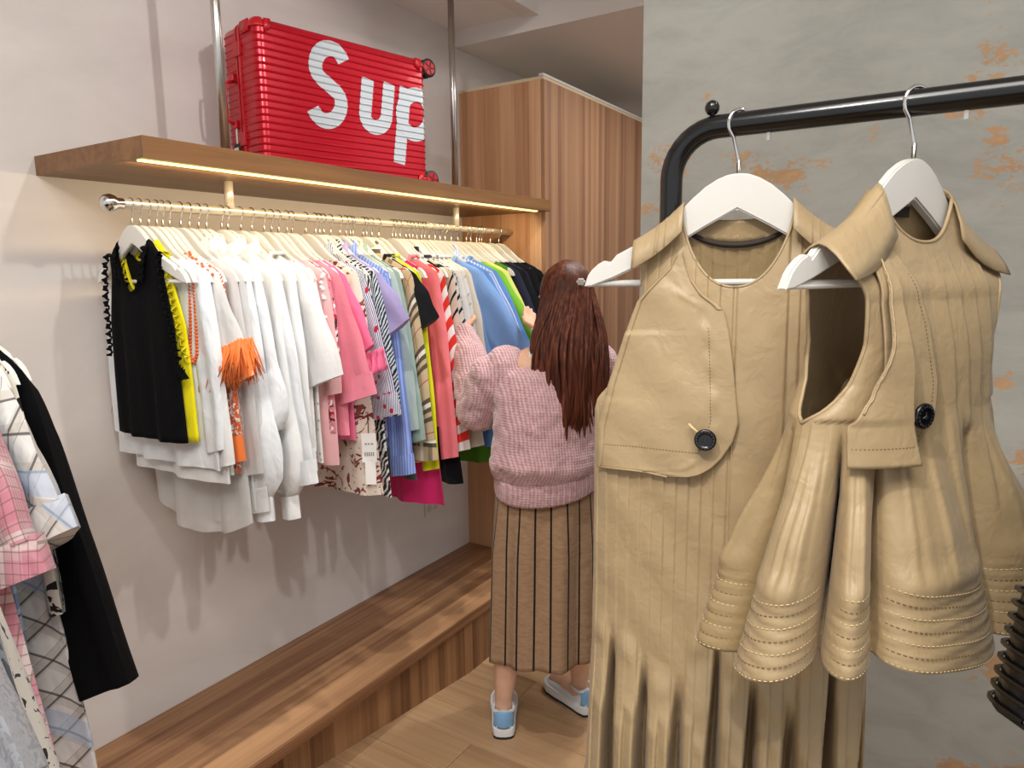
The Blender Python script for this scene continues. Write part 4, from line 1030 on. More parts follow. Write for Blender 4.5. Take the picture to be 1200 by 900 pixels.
def radial2(phi, z):
    """outward displacement round the body: knife pleats opening into deep hem flutes"""
    s = phi / (2 * math.pi) * NB + .30 * np.sin(2 * phi + 1.0) + .16 * np.sin(5 * phi + .4) + 10; i = np.floor(s).astype(int); f = s - i
    A = sstep(-.280, -.410, z) * (.75 + .5 * np.abs(np.sin(i * 2.3 + .7)))
    lobe = np.clip(np.sin(np.pi * np.clip((f - .02) / .80, 0, 1)), 0, 1) ** .8 + .16 * np.clip(1 - np.abs(f - .30) / .07, 0, 1) * (1 - sstep(-.42, -.455, z)) - .12 * np.clip(1 - np.abs(f - .48) / .06, 0, 1) * (1 - sstep(-.42, -.455, z))
    gap = np.where(f > .82, -1.1 * np.sin(np.pi * np.clip((f - .82) / .18, 0, 1)), 0) * (1 - .55 * sstep(-.445, -.51, z))
    g = phi / (2 * math.pi) * NB * 3; gf = g - np.floor(g)
    kn = .0028 * saw(gf, .15) * sstep(-.27, -.30, z) * (1 - sstep(-.41, -.45, z))
    puff = .007 * np.exp(-((z + .442) / .014) ** 2) * lobe
    quilt = .0011 * np.sin((z + .6) * 2 * math.pi / .0125) * sstep(-.450, -.457, z)
    return kn + A * (lobe * .034 + gap * .058 - .010) + puff + quilt
nphi, nrw = 480, 150
def half2(front, fdrop):
    ph_ = np.linspace(math.pi, 0, nphi // 2)
    p = np.cos(ph_); xt = p * .158; nk = .066; inn = np.abs(xt) < nk; nz = hz2(nk)
    zt = np.where(inn, nz - fdrop * np.clip(1 - (np.abs(xt) / nk) ** 2.2, 0, 1) ** .5, hz2(np.minimum(np.abs(xt), .158)))
    sgn = -1 if front else 1; phi = ph_ if front else 2 * math.pi - ph_
    G = []; U = []
    for i in range(nrw):
        q = i / (nrw - 1); q = .7 * q + .3 * q * q
        hem = -.530 + .012 * np.sin(phi * 3 + .6)
        z = zt + (hem - zt) * q; rd = radial2(phi, z)
        e = np.sin(np.clip(ph_, 0, math.pi)) ** .9
        x = p * (w2(z) + rd); y_ = sgn * (dd2(z) + rd) * e
        ah = (.040 if front else .030) * np.sqrt(np.clip(1 - ((z + .165) / .113) ** 2, 0, 1)) * sstep(-.06, -.15, z)
        y_ = sgn * (ah + np.maximum(dd2(z) + rd - ah, .0) * e)
        if front: y_ = y_ - .0042 * saw((x + .018 + .3) / .030 - np.floor((x + .318) / .030), .12) * sstep(-.020, -.016, x) * (1 - sstep(.098, .104, x)) * sstep(-.10, -.13, z) * (1 - sstep(-.36, -.42, z))
        if i == 0: y_ = np.where(inn, y_, 0)
        G.append(np.stack([x, y_, z], 1)); U.append(np.stack([phi * .2, z], 1))
    return np.array(G), np.array(U)
GF, UF = half2(True, .058); GB, UB = half2(False, .015)
fp = MB().grid(GF, UF).build('front_panel', M_tan, d2, True, solid=.0012)
bp = MB().grid(GB, UB, flip=True).build('back_panel', M_tan_in, d2, True, solid=.0012)
# quilting rows of the hem band, front and back
for Gx, par in ((GF, fp), (GB, bp)):
    for k in range(7):
        zt_ = -.455 - k * .0122; line = []
        for j in range(0, Gx.shape[1], 1):
            col = Gx[:, j]; hemz = col[-1, 2] + .548 - 0.012 * 0
            zz_ = zt_ + (col[-1, 2] + .530)
            y_ = np.interp(-zz_, -col[:, 2], col[:, 1]); x_ = np.interp(-zz_, -col[:, 2], col[:, 0])
            n_ = np.array([x_ / .25 ** 2, y_ / .13 ** 2]); n_ /= np.linalg.norm(n_) + 1e-9
            line.append((x_ + n_[0] * .0015, y_ + n_[1] * .0015, zz_))
        P = np.array(line); b = MB(); dl = np.concatenate([[0], np.cumsum(np.linalg.norm(np.diff(P, axis=0), axis=1))]); s = 0
        while s < dl[-1] - .004:
            a = np.array([np.interp(s, dl, P[:, c]) for c in range(3)]); c_ = np.array([np.interp(s + .0036, dl, P[:, c]) for c in range(3)])
            mid = (a + c_) / 2; nn = np.array([mid[0] / .0625, mid[1] / .0169, 0]); nn /= np.linalg.norm(nn)
            b.add([a, c_, c_ + (0, 0, .0012), a + (0, 0, .0012), mid + nn * .0008 + np.array([0, 0, .0006])], [(0, 1, 4), (1, 2, 4), (2, 3, 4), (3, 0, 4)])
            s += .0056
        o = b.build('quilting_row', M_thread_d if k % 2 else M_thread, par); o['kind'] = 'stuff'
# armhole bindings and raw shoulder edge
def armhole(Gx, j): return [Gx[i, j] for i in range(nrw) if Gx[i, j, 2] > -.283]
for s, jj in ((-1, 0), (1, -1)):
    MB().tube([(s * (abs(p_[0]) + .0005), p_[1], p_[2]) for p_ in armhole(GF, jj)][::2] + [(s * (abs(p_[0]) + .0005), p_[1], p_[2]) for p_ in armhole(GB, jj)[::-1]][::2], .0022, 7).build('armhole_binding', M_tan, d2, True)
nkj = [j for j in range(GF.shape[1]) if abs(GF[0, j, 0]) <= .0668]
MB().tube([GF[0, j] for j in nkj], .0022, 7).build('neck_piping', M_tan, d2, True)
nkb = [j for j in range(GB.shape[1]) if abs(GB[0, j, 0]) <= .0668]
MB().tube([GB[0, j] for j in nkb], .0022, 7).build('neck_piping', M_tan, d2, True)
MB().box(-.012, .012, .0, .001, -.012, .0).build('size_label', M_bind, d2, loc=(.0, GB[0, nphi // 4, 1] - .004, GB[0, nphi // 4, 2] - .002))
for s in (-1, 1):
    xs4 = np.linspace(.064, .158, 14)
    xs4 = np.linspace(.064, .160 if s < 0 else .146, 14)
    prof = [(-.042, -.054), (-.034, -.036), (-.022, -.014), (-.010, .000), (0, .005), (.010, .000), (.016, -.011), (.019, -.022)]
    rows = [np.stack([s * (xs4 + .003 * math.sin(k)), np.full(14, yy) * (.62 + .42 * (xs4 - .06) / .09), hz(np.minimum(xs4, .17)) + dz * (1.0 - .30 * ((xs4 - .06) / .09) ** 2) + .003], 1) for k, (yy, dz) in enumerate(prof)]
    MB().grid(np.array(rows)).build('shoulder_yoke', M_tan, d2, True, solid=.0018)
# layered front flaps: outer storm flap and the curved one beneath the button
def flap2(Lz, Rz, ztop, zbot, lift, nm, n=60, m=44, rip=0.0):
    Lz, Rz = np.array(sorted(Lz)), np.array(sorted(Rz)); G = np.zeros((n, m, 3))
    for i in range(n):
        z = ztop + (zbot - ztop) * i / (n - 1); xl, xr = np.interp(z, Lz[:, 0], Lz[:, 1]), np.interp(z, Rz[:, 0], Rz[:, 1])
        s = np.linspace(0, 1, m); x = xl + (xr - xl) * s
        p = np.clip(np.abs(x) / (w2(z) * 1.01), 0, 1)
        e = np.sqrt(np.clip(1 - p ** 2, 0, 1)) ** .9
        y_ = -(ahf(z) + np.maximum(dd2(z) - ahf(z), 0) * e + min(lift, .008) * sstep(-.085, -.135, z) + (lift - min(lift, .008)) * sstep(-.12, -.22, z) + .006 * (i / n) * s + rip * np.sin(z * 60 + x * 40))
        G[i] = np.stack([x, y_, np.full(m, z)], 1)
    return G, MB().grid(G).build(nm, M_tan, d2, True, solid=.0022)
Gc, curved = flap2([(-.30, -.112), (-.05, -.112)], [(-.305, -.085), (-.296, -.062), (-.275, -.044), (-.24, -.036), (-.18, -.040), (-.13, -.052), (-.108, -.062), (-.096, -.070)], -.098, -.305, .005, 'curved_flap', rip=.001)
stitches(curved, [Gc[i, -6] for i in range(8, 58)], M_thread_d)
Go, outer = flap2([(-.325, -.160), (-.28, -.158), (-.25, -.138), (-.20, -.118), (-.15, -.108), (-.09, -.095)], [(-.325, -.088), (-.26, -.094), (-.20, -.094), (-.13, -.088), (-.09, -.080)], -.088, -.322, .019, 'storm_flap', rip=.0008)
stitches(outer, [Go[-6, j] for j in range(1, 43)], M_thread_d)
MB().tube([Go[i, 1] + np.array([0, -.002, .001 * math.sin(i * 2.1)]) for i in range(0, 46)], [.0008 + .0006 * abs(math.sin(i * 1.7)) for i in range(46)], 6).build('raw_edge', M_tan, outer, True)
yb = float(-(dd2(-.277) * .85 + .024))
button(d2, (-.078, yb, -.272), (0, 0, R(-8)))
MB().tube([(-.104, yb + .006, -.260), (-.093, yb + .003, -.266), (-.083, yb + .001, -.271)], .0017, 6).build('button_loop', M_thread, d2, True)
# ---- black quilted jacket at the right edge of the frame, its sleeve hem in view
M_leather = NT('black_leather', .32, 0, .5); M_leather.color(lin('0c0c0e')); M_leather.bump(M_leather.noise(M_leather.obj(), 70, 4), .25, .003); M_leather = M_leather.m
T3 = 0.98
hanger('white wooden hanger of the black leather jacket at the rack end', (2.246, RK_Y, 1.70), T3, 'hangers on the black rack', HOOK_F, R(-90) - T3 - R(42))
d3 = thing('leather_jacket', 'black quilted leather jacket at the right end of the black rack', 'jacket', (2.246, RK_Y, 1.70), T3)
torso(d3, 'body', M_leather, .60, [(-.06, .20), (-.2, .20), (-.62, .22)], D=((-.05, .01), (-.25, .04), (-.6, .05)), seed=2, solid=.002)
for s in (-1, 1):
    so3 = sleeve(d3, M_leather, s, .385, .085, .066, .075, seed=4, flat=.75, fold=.003)
    O, I, d = SLEEVE_END[so3.name]
    for k in range(9):
        o_, i_ = O - d * (.006 + k * .0125), I - d * (.006 + k * .0125); c_ = (o_ + i_) / 2
        P_ = lens(c_ + (o_ - c_) * 1.03, c_ + (i_ - c_) * 1.03, .050, .003, 0, 15)
        MB().tube([(s * x, y_, z) for x, y_, z in P_ + P_[:1]], .0022, 6, False).build('quilting_ridge', M_leather, so3, True)

# ------------------------------------------------------------------ second clothes stand at the left edge of the frame
st = thing('clothes_stand', 'dark steel clothes stand at the near left holding plaid shirts', 'rack', (0.85, 0.235, 0))
MB().tube([(0, 0, 0.02), (0, 0, 1.615)], 0.016, 14).build('post', M_black_metal, st, True)
MB().tube([(-.275, .275, 1.615), (.45, -.45, 1.615)], 0.0125, 14).build('rail', M_black_metal, st, True)
for a in (45, 135, 225, 315): MB().tube([(0, 0, .05), (.24 * math.cos(R(a)), .24 * math.sin(R(a)), .014)], .012, 10).build('leg', M_black_metal, st, True)
F['plaidpink'] = cloth('pink_plaid', 'e2b3bb', p_plaid([('u', .075, .40, 'd98296', .55, .1), ('v', .085, .40, 'd98296', .5, .3), ('u', .075, .12, 'efe0da', .8, .6), ('v', .085, .12, 'efe0da', .7, .75), ('u', .0125, .12, '8a6a5c', .6, 0), ('v', .0140, .12, '8a6a5c', .6, 0)]), wrinkle=.8)
F['plaidwhite'] = cloth('white_plaid', 'e4e0da', p_plaid([('u', .040, .34, 'c3b9aa', .5, .2), ('v', .042, .34, 'c3b9aa', .5, .4), ('u', .040, .07, '3c3a3e', .8, .0), ('v', .042, .07, '3c3a3e', .8, .15), ('u', .040, .03, '3c3a3e', .5, .25), ('v', .17, .18, 'b4c6dd', .6, .3)], R(38)), wrinkle=.8)
F['plaidblue'] = cloth('blue_plaid', 'a9bfda', p_plaid([('u', .06, .4, '4a678f', .55, .2), ('v', .06, .4, '4a678f', .55, .5), ('u', .06, .06, '1f2d48', .8, .4), ('v', .06, .06, '1f2d48', .8, .7), ('u', .06, .06, 'e8eef4', .8, .85)]), wrinkle=.7)
F['greymarl'] = cloth('grey_marl', 'b9bcc2', p_blobs(['a2a5ad'], 160, .52, .1))
F['cow'] = cloth('black_white_print', 'dfd8c8', p_blobs(['141414'], 30, .52, 1.6))
F['comic'] = cloth('outline_print', 'e6e3da', p_blobs(['15171c'], 26, .60, 3.0))
F['indigo'] = cloth('washed_indigo', '3c4a5c', p_blobs(['8d9aa6'], 40, .56, .6))
SG = 'clothes on the near left stand'; SH_ = 'hangers on the near left stand'
ST = [  # y, name, category, fabric, look, body L, sleeve, cuff, hem w, x shift
 (.490, 'coat', 'coat', 'black', 'black coat with long plain sleeves', .62, (.475, .090, .070, .16, 'plain'), None, .24),
 (.462, 'tee_shirt', 't-shirt', 'cow', 'black and white printed top', .70, (.36, .05, .05, .05, 'plain'), None, .215),
 (.436, 'shirt', 'shirt', 'plaidwhite', 'white plaid shirt with rolled sleeves', .90, (.19, .080, .075, .07, 'plain'), 'plaidwhite', .29),
 (.398, 'shirt', 'shirt', 'plaidblue', 'blue plaid shirt', .70, (.24, .07, .06, .04, 'plain'), None, .21),
 (.352, 'shirt', 'shirt', 'plaidpink', 'pink plaid shirt with rolled sleeves', .92, (.205, .085, .08, .05, 'plain'), 'plaidpink', .345),
 (.308, 'shirt', 'shirt', 'comic', 'white top printed with black outlines', .58, (.47, .06, .035, .19, 'plain'), None, .215),
 (.285, 'jacket', 'jacket', 'indigo', 'washed indigo jacket with frayed hem', .56, (.40, .06, .05, .17, 'plain'), None, .215),
 (.262, 'sweatshirt', 'sweatshirt', 'greymarl', 'grey marl sweatshirt', .50, (.36, .07, .05, .22, 'plain'), None, .215),
]
for i, (yy, nm, ct, fab, look, L, slv, cuffm, hw) in enumerate(ST):
    rz = R([4, 4, 5, 5, 8, 3, 2, 2][i]); loc = None
    cx = .595 + (.490 - yy); loc = (cx, yy, 1.565)
    hanger('white wooden hanger holding the ' + look, loc, rz, SH_)
    t = thing(nm, look + ', on the near left stand', ct, loc, rz, SG)
    torso(t, 'body', F[fab], L, [(-.06, .205), (-.2, .205), (-L, hw)], amp=.010 if L < .8 else .022, k=2.4, seed=20 + i, nrow=34, ncol=40, D=((-.05, .008), (-.25, .013), (-.9, .022)))
    for s in (-1, 1):
        a = dict(seed=30 + i, style=slv[4], cuffmat=F[cuffm] if cuffm else None, cuff=.045)
        so = sleeve(t, F[fab], s, slv[0], slv[1], slv[2], slv[3] if s > 0 else .03, flat=.40 if cuffm or i == 0 else .25, fold=.009, **a)
    if ct == 'shirt' and nm == 'shirt' and fab.startswith('plaid'): collar(t, F[fab])
    if fab == 'indigo': fringe(t, (-.2, 0, -L + .004), (.215, 0, -L + .004), .018, .035, F['indigo'], 160, 'frayed_hem')

# ------------------------------------------------------------------ woman looking through the rail, seen from behind
# local frame: x to her right-hand side in view, y away from the room's front, z up
pw_ = thing('person', 'person in pink sweater and long striped skirt browsing the rail, seen from behind', 'person', (0.86, 2.0, 0), R(29.5))
def skin_mat():
    t = NT('skin', .5, 0, .4); t.color(t.ramp(t.noise(t.obj(), 14, 3), [(.3, lin('d8a98c')), (.7, lin('e4b99d'))]))
    t.b.inputs['Subsurface Weight'].default_value = .08; t.b.inputs['Subsurface Radius'].default_value = (.8, .35, .2); t.b.inputs['Subsurface Scale'].default_value = .008
    return t.m
M_skin = skin_mat()
class Blob:
    """closed solids gathered for one voxel-remeshed continuous surface"""
    def __init__(s): s.b = MB()
    def limb(s, pts, rad, seg=14, flat=None):
        P = []; rr = []
        P0, P1 = np.array(pts[0], float), np.array(pts[1], float); d = (P0 - P1) / np.linalg.norm(P0 - P1)
        for a in (80, 55, 25): P.append(P0 + d * rad[0] * math.sin(R(a))); rr.append(rad[0] * math.cos(R(a)))
        P += [np.array(p, float) for p in pts]; rr += list(rad)
        d = np.array(pts[-1], float) - np.array(pts[-2], float); d /= np.linalg.norm(d)
        for a in (25, 55, 80): P.append(np.array(pts[-1]) + d * rad[-1] * math.sin(R(a))); rr.append(rad[-1] * math.cos(R(a)))
        s.b.tube(P, rr, seg, True, flat=flat); return s
    def rings(s, ring, seg=28):
        """ring: list of (cx, cy, z, rx, ry, twist)"""
        rows = []
        for cx, cy, z, rx, ry, *tw in ring:
            th = np.linspace(0, 2 * math.pi, seg, endpoint=False); a = tw[0] if tw else 0
            x, y_ = rx * np.cos(th), ry * np.sin(th); tilt = tw[1] if len(tw) > 1 else 0
            X = cx + x * math.cos(a) - y_ * math.sin(a); Y = cy + x * math.sin(a) + y_ * math.cos(a)
            rows.append(np.stack([X, Y, z + tilt * x], 1))
        n_ = len(s.b.v); s.b.grid(np.array(rows), wrap=True); k = len(rows)
        s.b.f.append(tuple(n_ + j for j in range(seg))[::-1]); s.b.f.append(tuple(n_ + (k - 1) * seg + j for j in range(seg)))
        return s
    def ball(s, c, r, seg=14):
        c = np.array(c, float); r = np.array(r if hasattr(r, '__len__') else (r, r, r), float)
        rows = [[c + r * np.array([math.cos(t) * math.cos(a), math.sin(t) * math.cos(a), math.sin(a)]) for t in np.linspace(0, 2 * math.pi, seg, endpoint=False)] for a in np.linspace(-1.5, 1.5, seg // 2 + 2)]
        n_ = len(s.b.v); s.b.grid(np.array(rows), wrap=True); k = len(rows)
        s.b.f.append(tuple(n_ + j for j in range(seg))[::-1]); s.b.f.append(tuple(n_ + (k - 1) * seg + j for j in range(seg)))
        return s
    def build(s, name, mat, parent, voxel, smooth=6, factor=.5):
        o = s.b.build(name, mat, parent, True, fixn=False)
        m = o.modifiers.new('remesh', 'REMESH'); m.mode = 'VOXEL'; m.voxel_size = voxel; m.use_smooth_shade = True
        m = o.modifiers.new('smooth', 'SMOOTH'); m.iterations = smooth; m.factor = factor
        return o
HEAD = np.array([.070, .060, 1.492])
# head axes: face looks away and to the left-down
fz = np.array([-.45, .86, -.22]); fz /= np.linalg.norm(fz); fxv = np.cross(fz, (0, 0, 1)); fxv /= np.linalg.norm(fxv); fyv = np.cross(fxv, fz)
def hd_(r_, u_, f_): return HEAD + fxv * r_ + fyv * u_ + fz * f_
B = Blob()
B.ball(HEAD + fyv * .022 - fz * .012, (.074, .088, .092), 18); B.ball(hd_(0, -.02, .022), (.066, .070, .095), 16)
B.ball(hd_(0, -.078, .050), (.040, .034, .034), 12)
B.limb([hd_(0, .012, .088), hd_(0, -.022, .108)], [.008, .013], 8); B.ball(hd_(0, -.052, .088), (.024, .014, .012), 10)
for s in (-1, 1):
    B.ball(hd_(s * .074, -.015, -.005), (.016, .022, .032), 10); B.ball(hd_(s * .038, -.028, .060), (.028, .028, .028), 10); B.ball(hd_(s * .030, .024, .080), (.026, .014, .012), 10)
B.limb([HEAD + (-.015, -.02, -.06), (.045, .0, 1.36), (.035, -.01, 1.30)], [.052, .050, .060], 16)
B.rings([(.005, .008, .78, .140, .095), (.005, .006, .86, .140, .095), (.01, -.005, 1.0, .120, .088), (.02, -.005, 1.12, .140, .098), (.025, 0, 1.22, .165, .105), (.03, 0, 1.29, .165, .082), (.035, 0, 1.335, .10, .060), (.037, 0, 1.35, .05, .045)])
LSH, RSH = (-.100, .012, 1.284), (.180, .02, 1.292)
LEL, LWR = (-.215, .10, 1.135), (-.285, .20, 1.375)
REL, RWR = (.185, .19, 1.115), (-.015, .355, 1.360)
B.limb([LSH, ((LSH[0] + LEL[0]) / 2, .06, 1.215), LEL], [.046, .042, .038]); B.limb([LEL, tuple((np.array(LEL) * .6 + np.array(LWR) * .4)), LWR], [.038, .036, .025])
B.limb([RSH, (.20, .10, 1.20), REL], [.052, .045, .038]); B.limb([REL, tuple((np.array(REL) * .6 + np.array(RWR) * .4)), RWR], [.038, .036, .025])
def hand(wr, d, side_v, curl):
    """palm and five bent fingers from wrist wr, pointing along d; side_v across the palm towards the thumb"""
    wr = np.array(wr, float); d = np.array(d, float); d /= np.linalg.norm(d)
    sv = np.array(side_v, float); sv -= d * (sv @ d); sv /= np.linalg.norm(sv); nv = np.cross(d, sv)
    pc = wr + d * .048
    B.limb([wr, wr + d * .03, wr + d * .080], [.024, .030, .034], 12, flat=(nv, .42))
    for k, (off, ln) in enumerate(((.026, .066), (.009, .074), (-.009, .070), (-.025, .055))):
        p0 = wr + d * .075 + sv * off; p = [p0]; dd = d.copy()
        for j in range(3):
            dd = dd * math.cos(curl) + nv * math.sin(curl); dd /= np.linalg.norm(dd)
            p.append(p[-1] + dd * ln * (.46, .31, .23)[j])
        B.limb(p, [.0088, .0084, .0078, .0066], 10)
    p0 = wr + d * .028 + sv * .022; dd = d * .6 + sv * .8
    B.limb([p0, p0 + dd * .034, p0 + dd * .034 + (d * .95 + nv * .3) * .026], [.0115, .0095, .0078], 10)
hand(LWR, (-.25, .75, .55), (1, 0, .3), .38); hand(RWR, (-.45, .75, .35), (-.8, -.2, .5), .38)
# legs
LAN, RAN = (-.150, -.030, .105), (.122, .098, .105)
LTOE, RTOE = np.array([-.05, .99, 0]), np.array([-.62, .78, 0])
B.limb([(-.07, 0, .80), (-.105, .02, .47), (-.125, -.02, .34), (-.140, -.035, .22), LAN, (LAN[0], LAN[1], .055)], [.092, .056, .056, .042, .031, .034])
B.limb([(.08, 0, .80), (.10, .07, .47), (.112, .065, .34), (.118, .085, .22), RAN, (RAN[0], RAN[1], .055)], [.092, .056, .056, .042, .031, .034])
for an, td in ((LAN, LTOE), (RAN, RTOE)):
    a = np.array([an[0], an[1], .050]); B.limb([a - td * .02, a + td * .06, a + td * .14 - (0, 0, .012)], [.034, .036, .028], 12)
body = B.build('body', M_skin, pw_, .0048, 4)
for s in (-1, 1):
    e = MB().lathe([(.0003, -.011), (.006, -.0095), (.0095, -.005), (.011, 0), (.0095, .005), (.006, .0095), (.0003, .011)], (0, 0, 0), 'z', 14).build('eye', plain('eye_white', 'eeeae6', .3), pw_, True, loc=tuple(hd_(s * .031, .004, .078)))
    MB().lathe([(.0003, 0), (.0052, 0), (.0050, .0015), (.0003, .003)], (0, 0, 0), 'z', 14).build('iris', plain('dark_iris', '2a1a12', .2), e, True, loc=tuple(fz * .0095), rot=Vector(fz).to_track_quat('Z', 'Y').to_euler())
    MB().tube([hd_(s * .014, .030, .094), hd_(s * .030, .035, .092), hd_(s * .048, .028, .080)], [.0022, .003, .0012], 6).build('eyebrow', plain('brow', '2c1a12', .8), pw_, True)
MB().tube([hd_(-.022, -.056, .094), hd_(-.010, -.053, .101), hd_(0, -.0545, .102), hd_(.010, -.053, .101), hd_(.022, -.056, .094)], [.002, .005, .0055, .005, .002], 8).build('lips', plain('lips', 'b8605c', .4), pw_, True)

# sweater: loose, one shoulder slipped
def knit_mat():
    t = NT('pink_mohair_knit', .95, 0, .15, .5); t.b.inputs['Sheen Roughness'].default_value = .5
    ob = t.obj(); sp = t.n('ShaderNodeSeparateXYZ'); t.l(ob, sp.inputs[0])
    ang = t.math('ADD', sp.outputs[0], t.math('MULTIPLY', sp.outputs[1], .6))
    n = t.noise(ob, 70, 3, .6)
    va = t.math('SINE', t.math('MULTIPLY_ADD', ang, 2 * math.pi / .0105, t.math('MULTIPLY', t.noise(ob, 8, 2), 3)))
    ro = t.math('SINE', t.math('MULTIPLY_ADD', sp.outputs[2], 2 * math.pi / .0085, t.math('MULTIPLY', va, .8)))
    h = t.math('ADD', t.math('ADD', t.math('MULTIPLY', va, .24), t.math('MULTIPLY', ro, .12)), n)
    c = t.ramp(h, [(.1, lin('b0868a')), (.75, lin('d6b0b2'))])
    t.color(c); t.bump(h, .55, .006); return t.m
M_knit = knit_mat()
S = Blob()
S.rings([(.005, -.005, .90, .155, .118, 0, .05), (.004, -.008, .915, .170, .132, 0, .05), (.002, -.014, .945, .186, .150), (.000, -.016, .97, .188, .156), (.002, -.016, .98, .182, .152), (.006, -.010, 1.06, .178, .142), (.012, -.005, 1.14, .182, .136), (.018, 0, 1.21, .188, .126), (.025, 0, 1.26, .185, .108), (.045, .004, 1.300, .150, .086, 0, .10), (.065, .008, 1.326, .115, .066, 0, .20)], 36)
for sgn, SHL, EL, WR in ((-1, (-.128, .000, 1.278), LEL, LWR), (1, (.175, .015, 1.285), REL, RWR)):
    A_, E_, W_ = np.array(SHL), np.array(EL), np.array(WR)
    S.limb([A_, A_ * .5 + E_ * .5 + (sgn * .018, -.006, -.004), E_ + (sgn * .012, -.012, -.022)], [.070, .086, .080], 18)
    S.limb([E_ + (sgn * .008, -.008, -.018), E_ * .66 + W_ * .34 + (0, 0, -.012), E_ * .3 + W_ * .7, W_ * 1.0 + (E_ - W_) * .02], [.078, .078, .060, .040], 18)
    S.ball(E_ * .8 + W_ * .2 + (sgn * .02, -.01, .03), .052, 12); S.ball(A_ * .7 + E_ * .3 + (sgn * .03, -.03, .02), .060, 12)
sw = S.build('sweater', M_knit, pw_, .0065, 5)
tx = bpy.data.textures.new('sweater_lumps', 'CLOUDS'); tx.noise_scale = .075; tx.noise_depth = 2
m = sw.modifiers.new('lumps', 'DISPLACE'); m.texture = tx; m.strength = .022; m.mid_level = .5
# ribbed hem band
th = np.linspace(0, 2 * math.pi, 240, endpoint=False); rows = []
for z, k in ((.868, .97), (.874, .99), (.895, 1.01), (.925, 1.01), (.94, .99)):
    rb = 1 + .012 * np.sin(th * 60)
    rows.append(np.stack([.005 + .170 * k * rb * np.cos(th), -.008 + .134 * k * rb * np.sin(th), z + .020 * np.cos(th) + .026 * np.sin(th)], 1))
MB().grid(np.array(rows), wrap=True).build('hem_rib', M_knit, sw, True, solid=.006)
# bra strap on the bare shoulder
MB().tube([(-.045, -.060, 1.285), (-.046, -.055, 1.315), (-.044, -.030, 1.345), (-.042, .0, 1.352), (-.045, .04, 1.335), (-.050, .07, 1.30)], .005, 8, flat=((0, -.5, .8), .35)).build('strap', plain('pale_strap', 'd9cfc4', .4), pw_, True)

# skirt: pleated, vertical dark stripes
t_ = NT('striped_linen_skirt', .85, 0, .2, .1); uv = t_.uv(); sp = t_.n('ShaderNodeSeparateXYZ'); t_.l(uv, sp.inputs[0])
t_.color(t_.mix(t_.stripe(sp.outputs[0], .0520, .12), t_.ramp(t_.noise(t_.scalev(t_.obj(), (1, 1, 3)), 40, 3), [(.3, lin('96775a')), (.7, lin('a5876a'))]), lin('1d1a1c')))
t_.bump(t_.noise(t_.scalev(t_.obj(), (1, 1, 1.6)), 24, 3), .35, .01); M_skirt = t_.m
n_th = 260; th = np.linspace(0, 2 * math.pi, n_th); rows = []; uvs = []
for i in range(40):
    q = i / 39; z0 = .935 - q * .665
    rx = np.interp(q, [0, .12, .4, 1], [.160, .170, .182, .190]); ry = np.interp(q, [0, .12, .4, 1], [.118, .128, .145, .165])
    f = .0105 * min(1, q * 2.2) * (np.sin(th * 9 + .8 * math.sin(q * 2)) + .6 * np.sin(th * 5 + 1 + q)) + .002 * q * np.sin(th * 23)
    rows.append(np.stack([.004 - .01 * q + (rx + f) * np.cos(th), .012 + (ry + f) * np.sin(th), z0 + .014 * np.sin(th + 2.6) * q], 1))
    uvs.append(np.stack([th / (2 * math.pi) * 1.09, np.full(n_th, z0)], 1))
MB().grid(np.array(rows), np.array(uvs)).build('skirt', M_skirt, pw_, True, solid=.002)

# hair: cap over the skull and long loose locks
def hair_mat():
    t = NT('brown_hair', .5, 0, .3); ob = t.obj()
    n = t.noise(t.scalev(ob, (1, 1, .06)), 90, 3, .6, .3); g = t.n('ShaderNodeSeparateXYZ'); t.l(ob, g.inputs[0])
    base = t.ramp(n, [(.3, lin('35180f')), (.55, lin('5e2f1e')), (.75, lin('8a4c30'))])
    t.color(base); t.b.inputs['Anisotropic'].default_value = .5
    return t.m
M_hair = hair_mat()
hb_ = MB()
def hair_pt(az, k):
    """point on the scalp: az round the head (0 = back), k = 0 crown .. 1 nape level"""
    a = k * 1.45
    d = -fz * math.sin(a) * math.cos(az) + fxv * math.sin(a) * math.sin(az) + fyv * math.cos(a)
    return HEAD + fyv * .022 - fz * .010 + np.array([d[0] * .086, d[1] * .096, d[2] * .100])
cap_rows = [[hair_pt(az, k) for az in np.linspace(-2.0, 2.0, 40)] for k in np.linspace(.02, 1.25, 16)]
hb_.grid(np.array(cap_rows))
rh = random.Random(3)
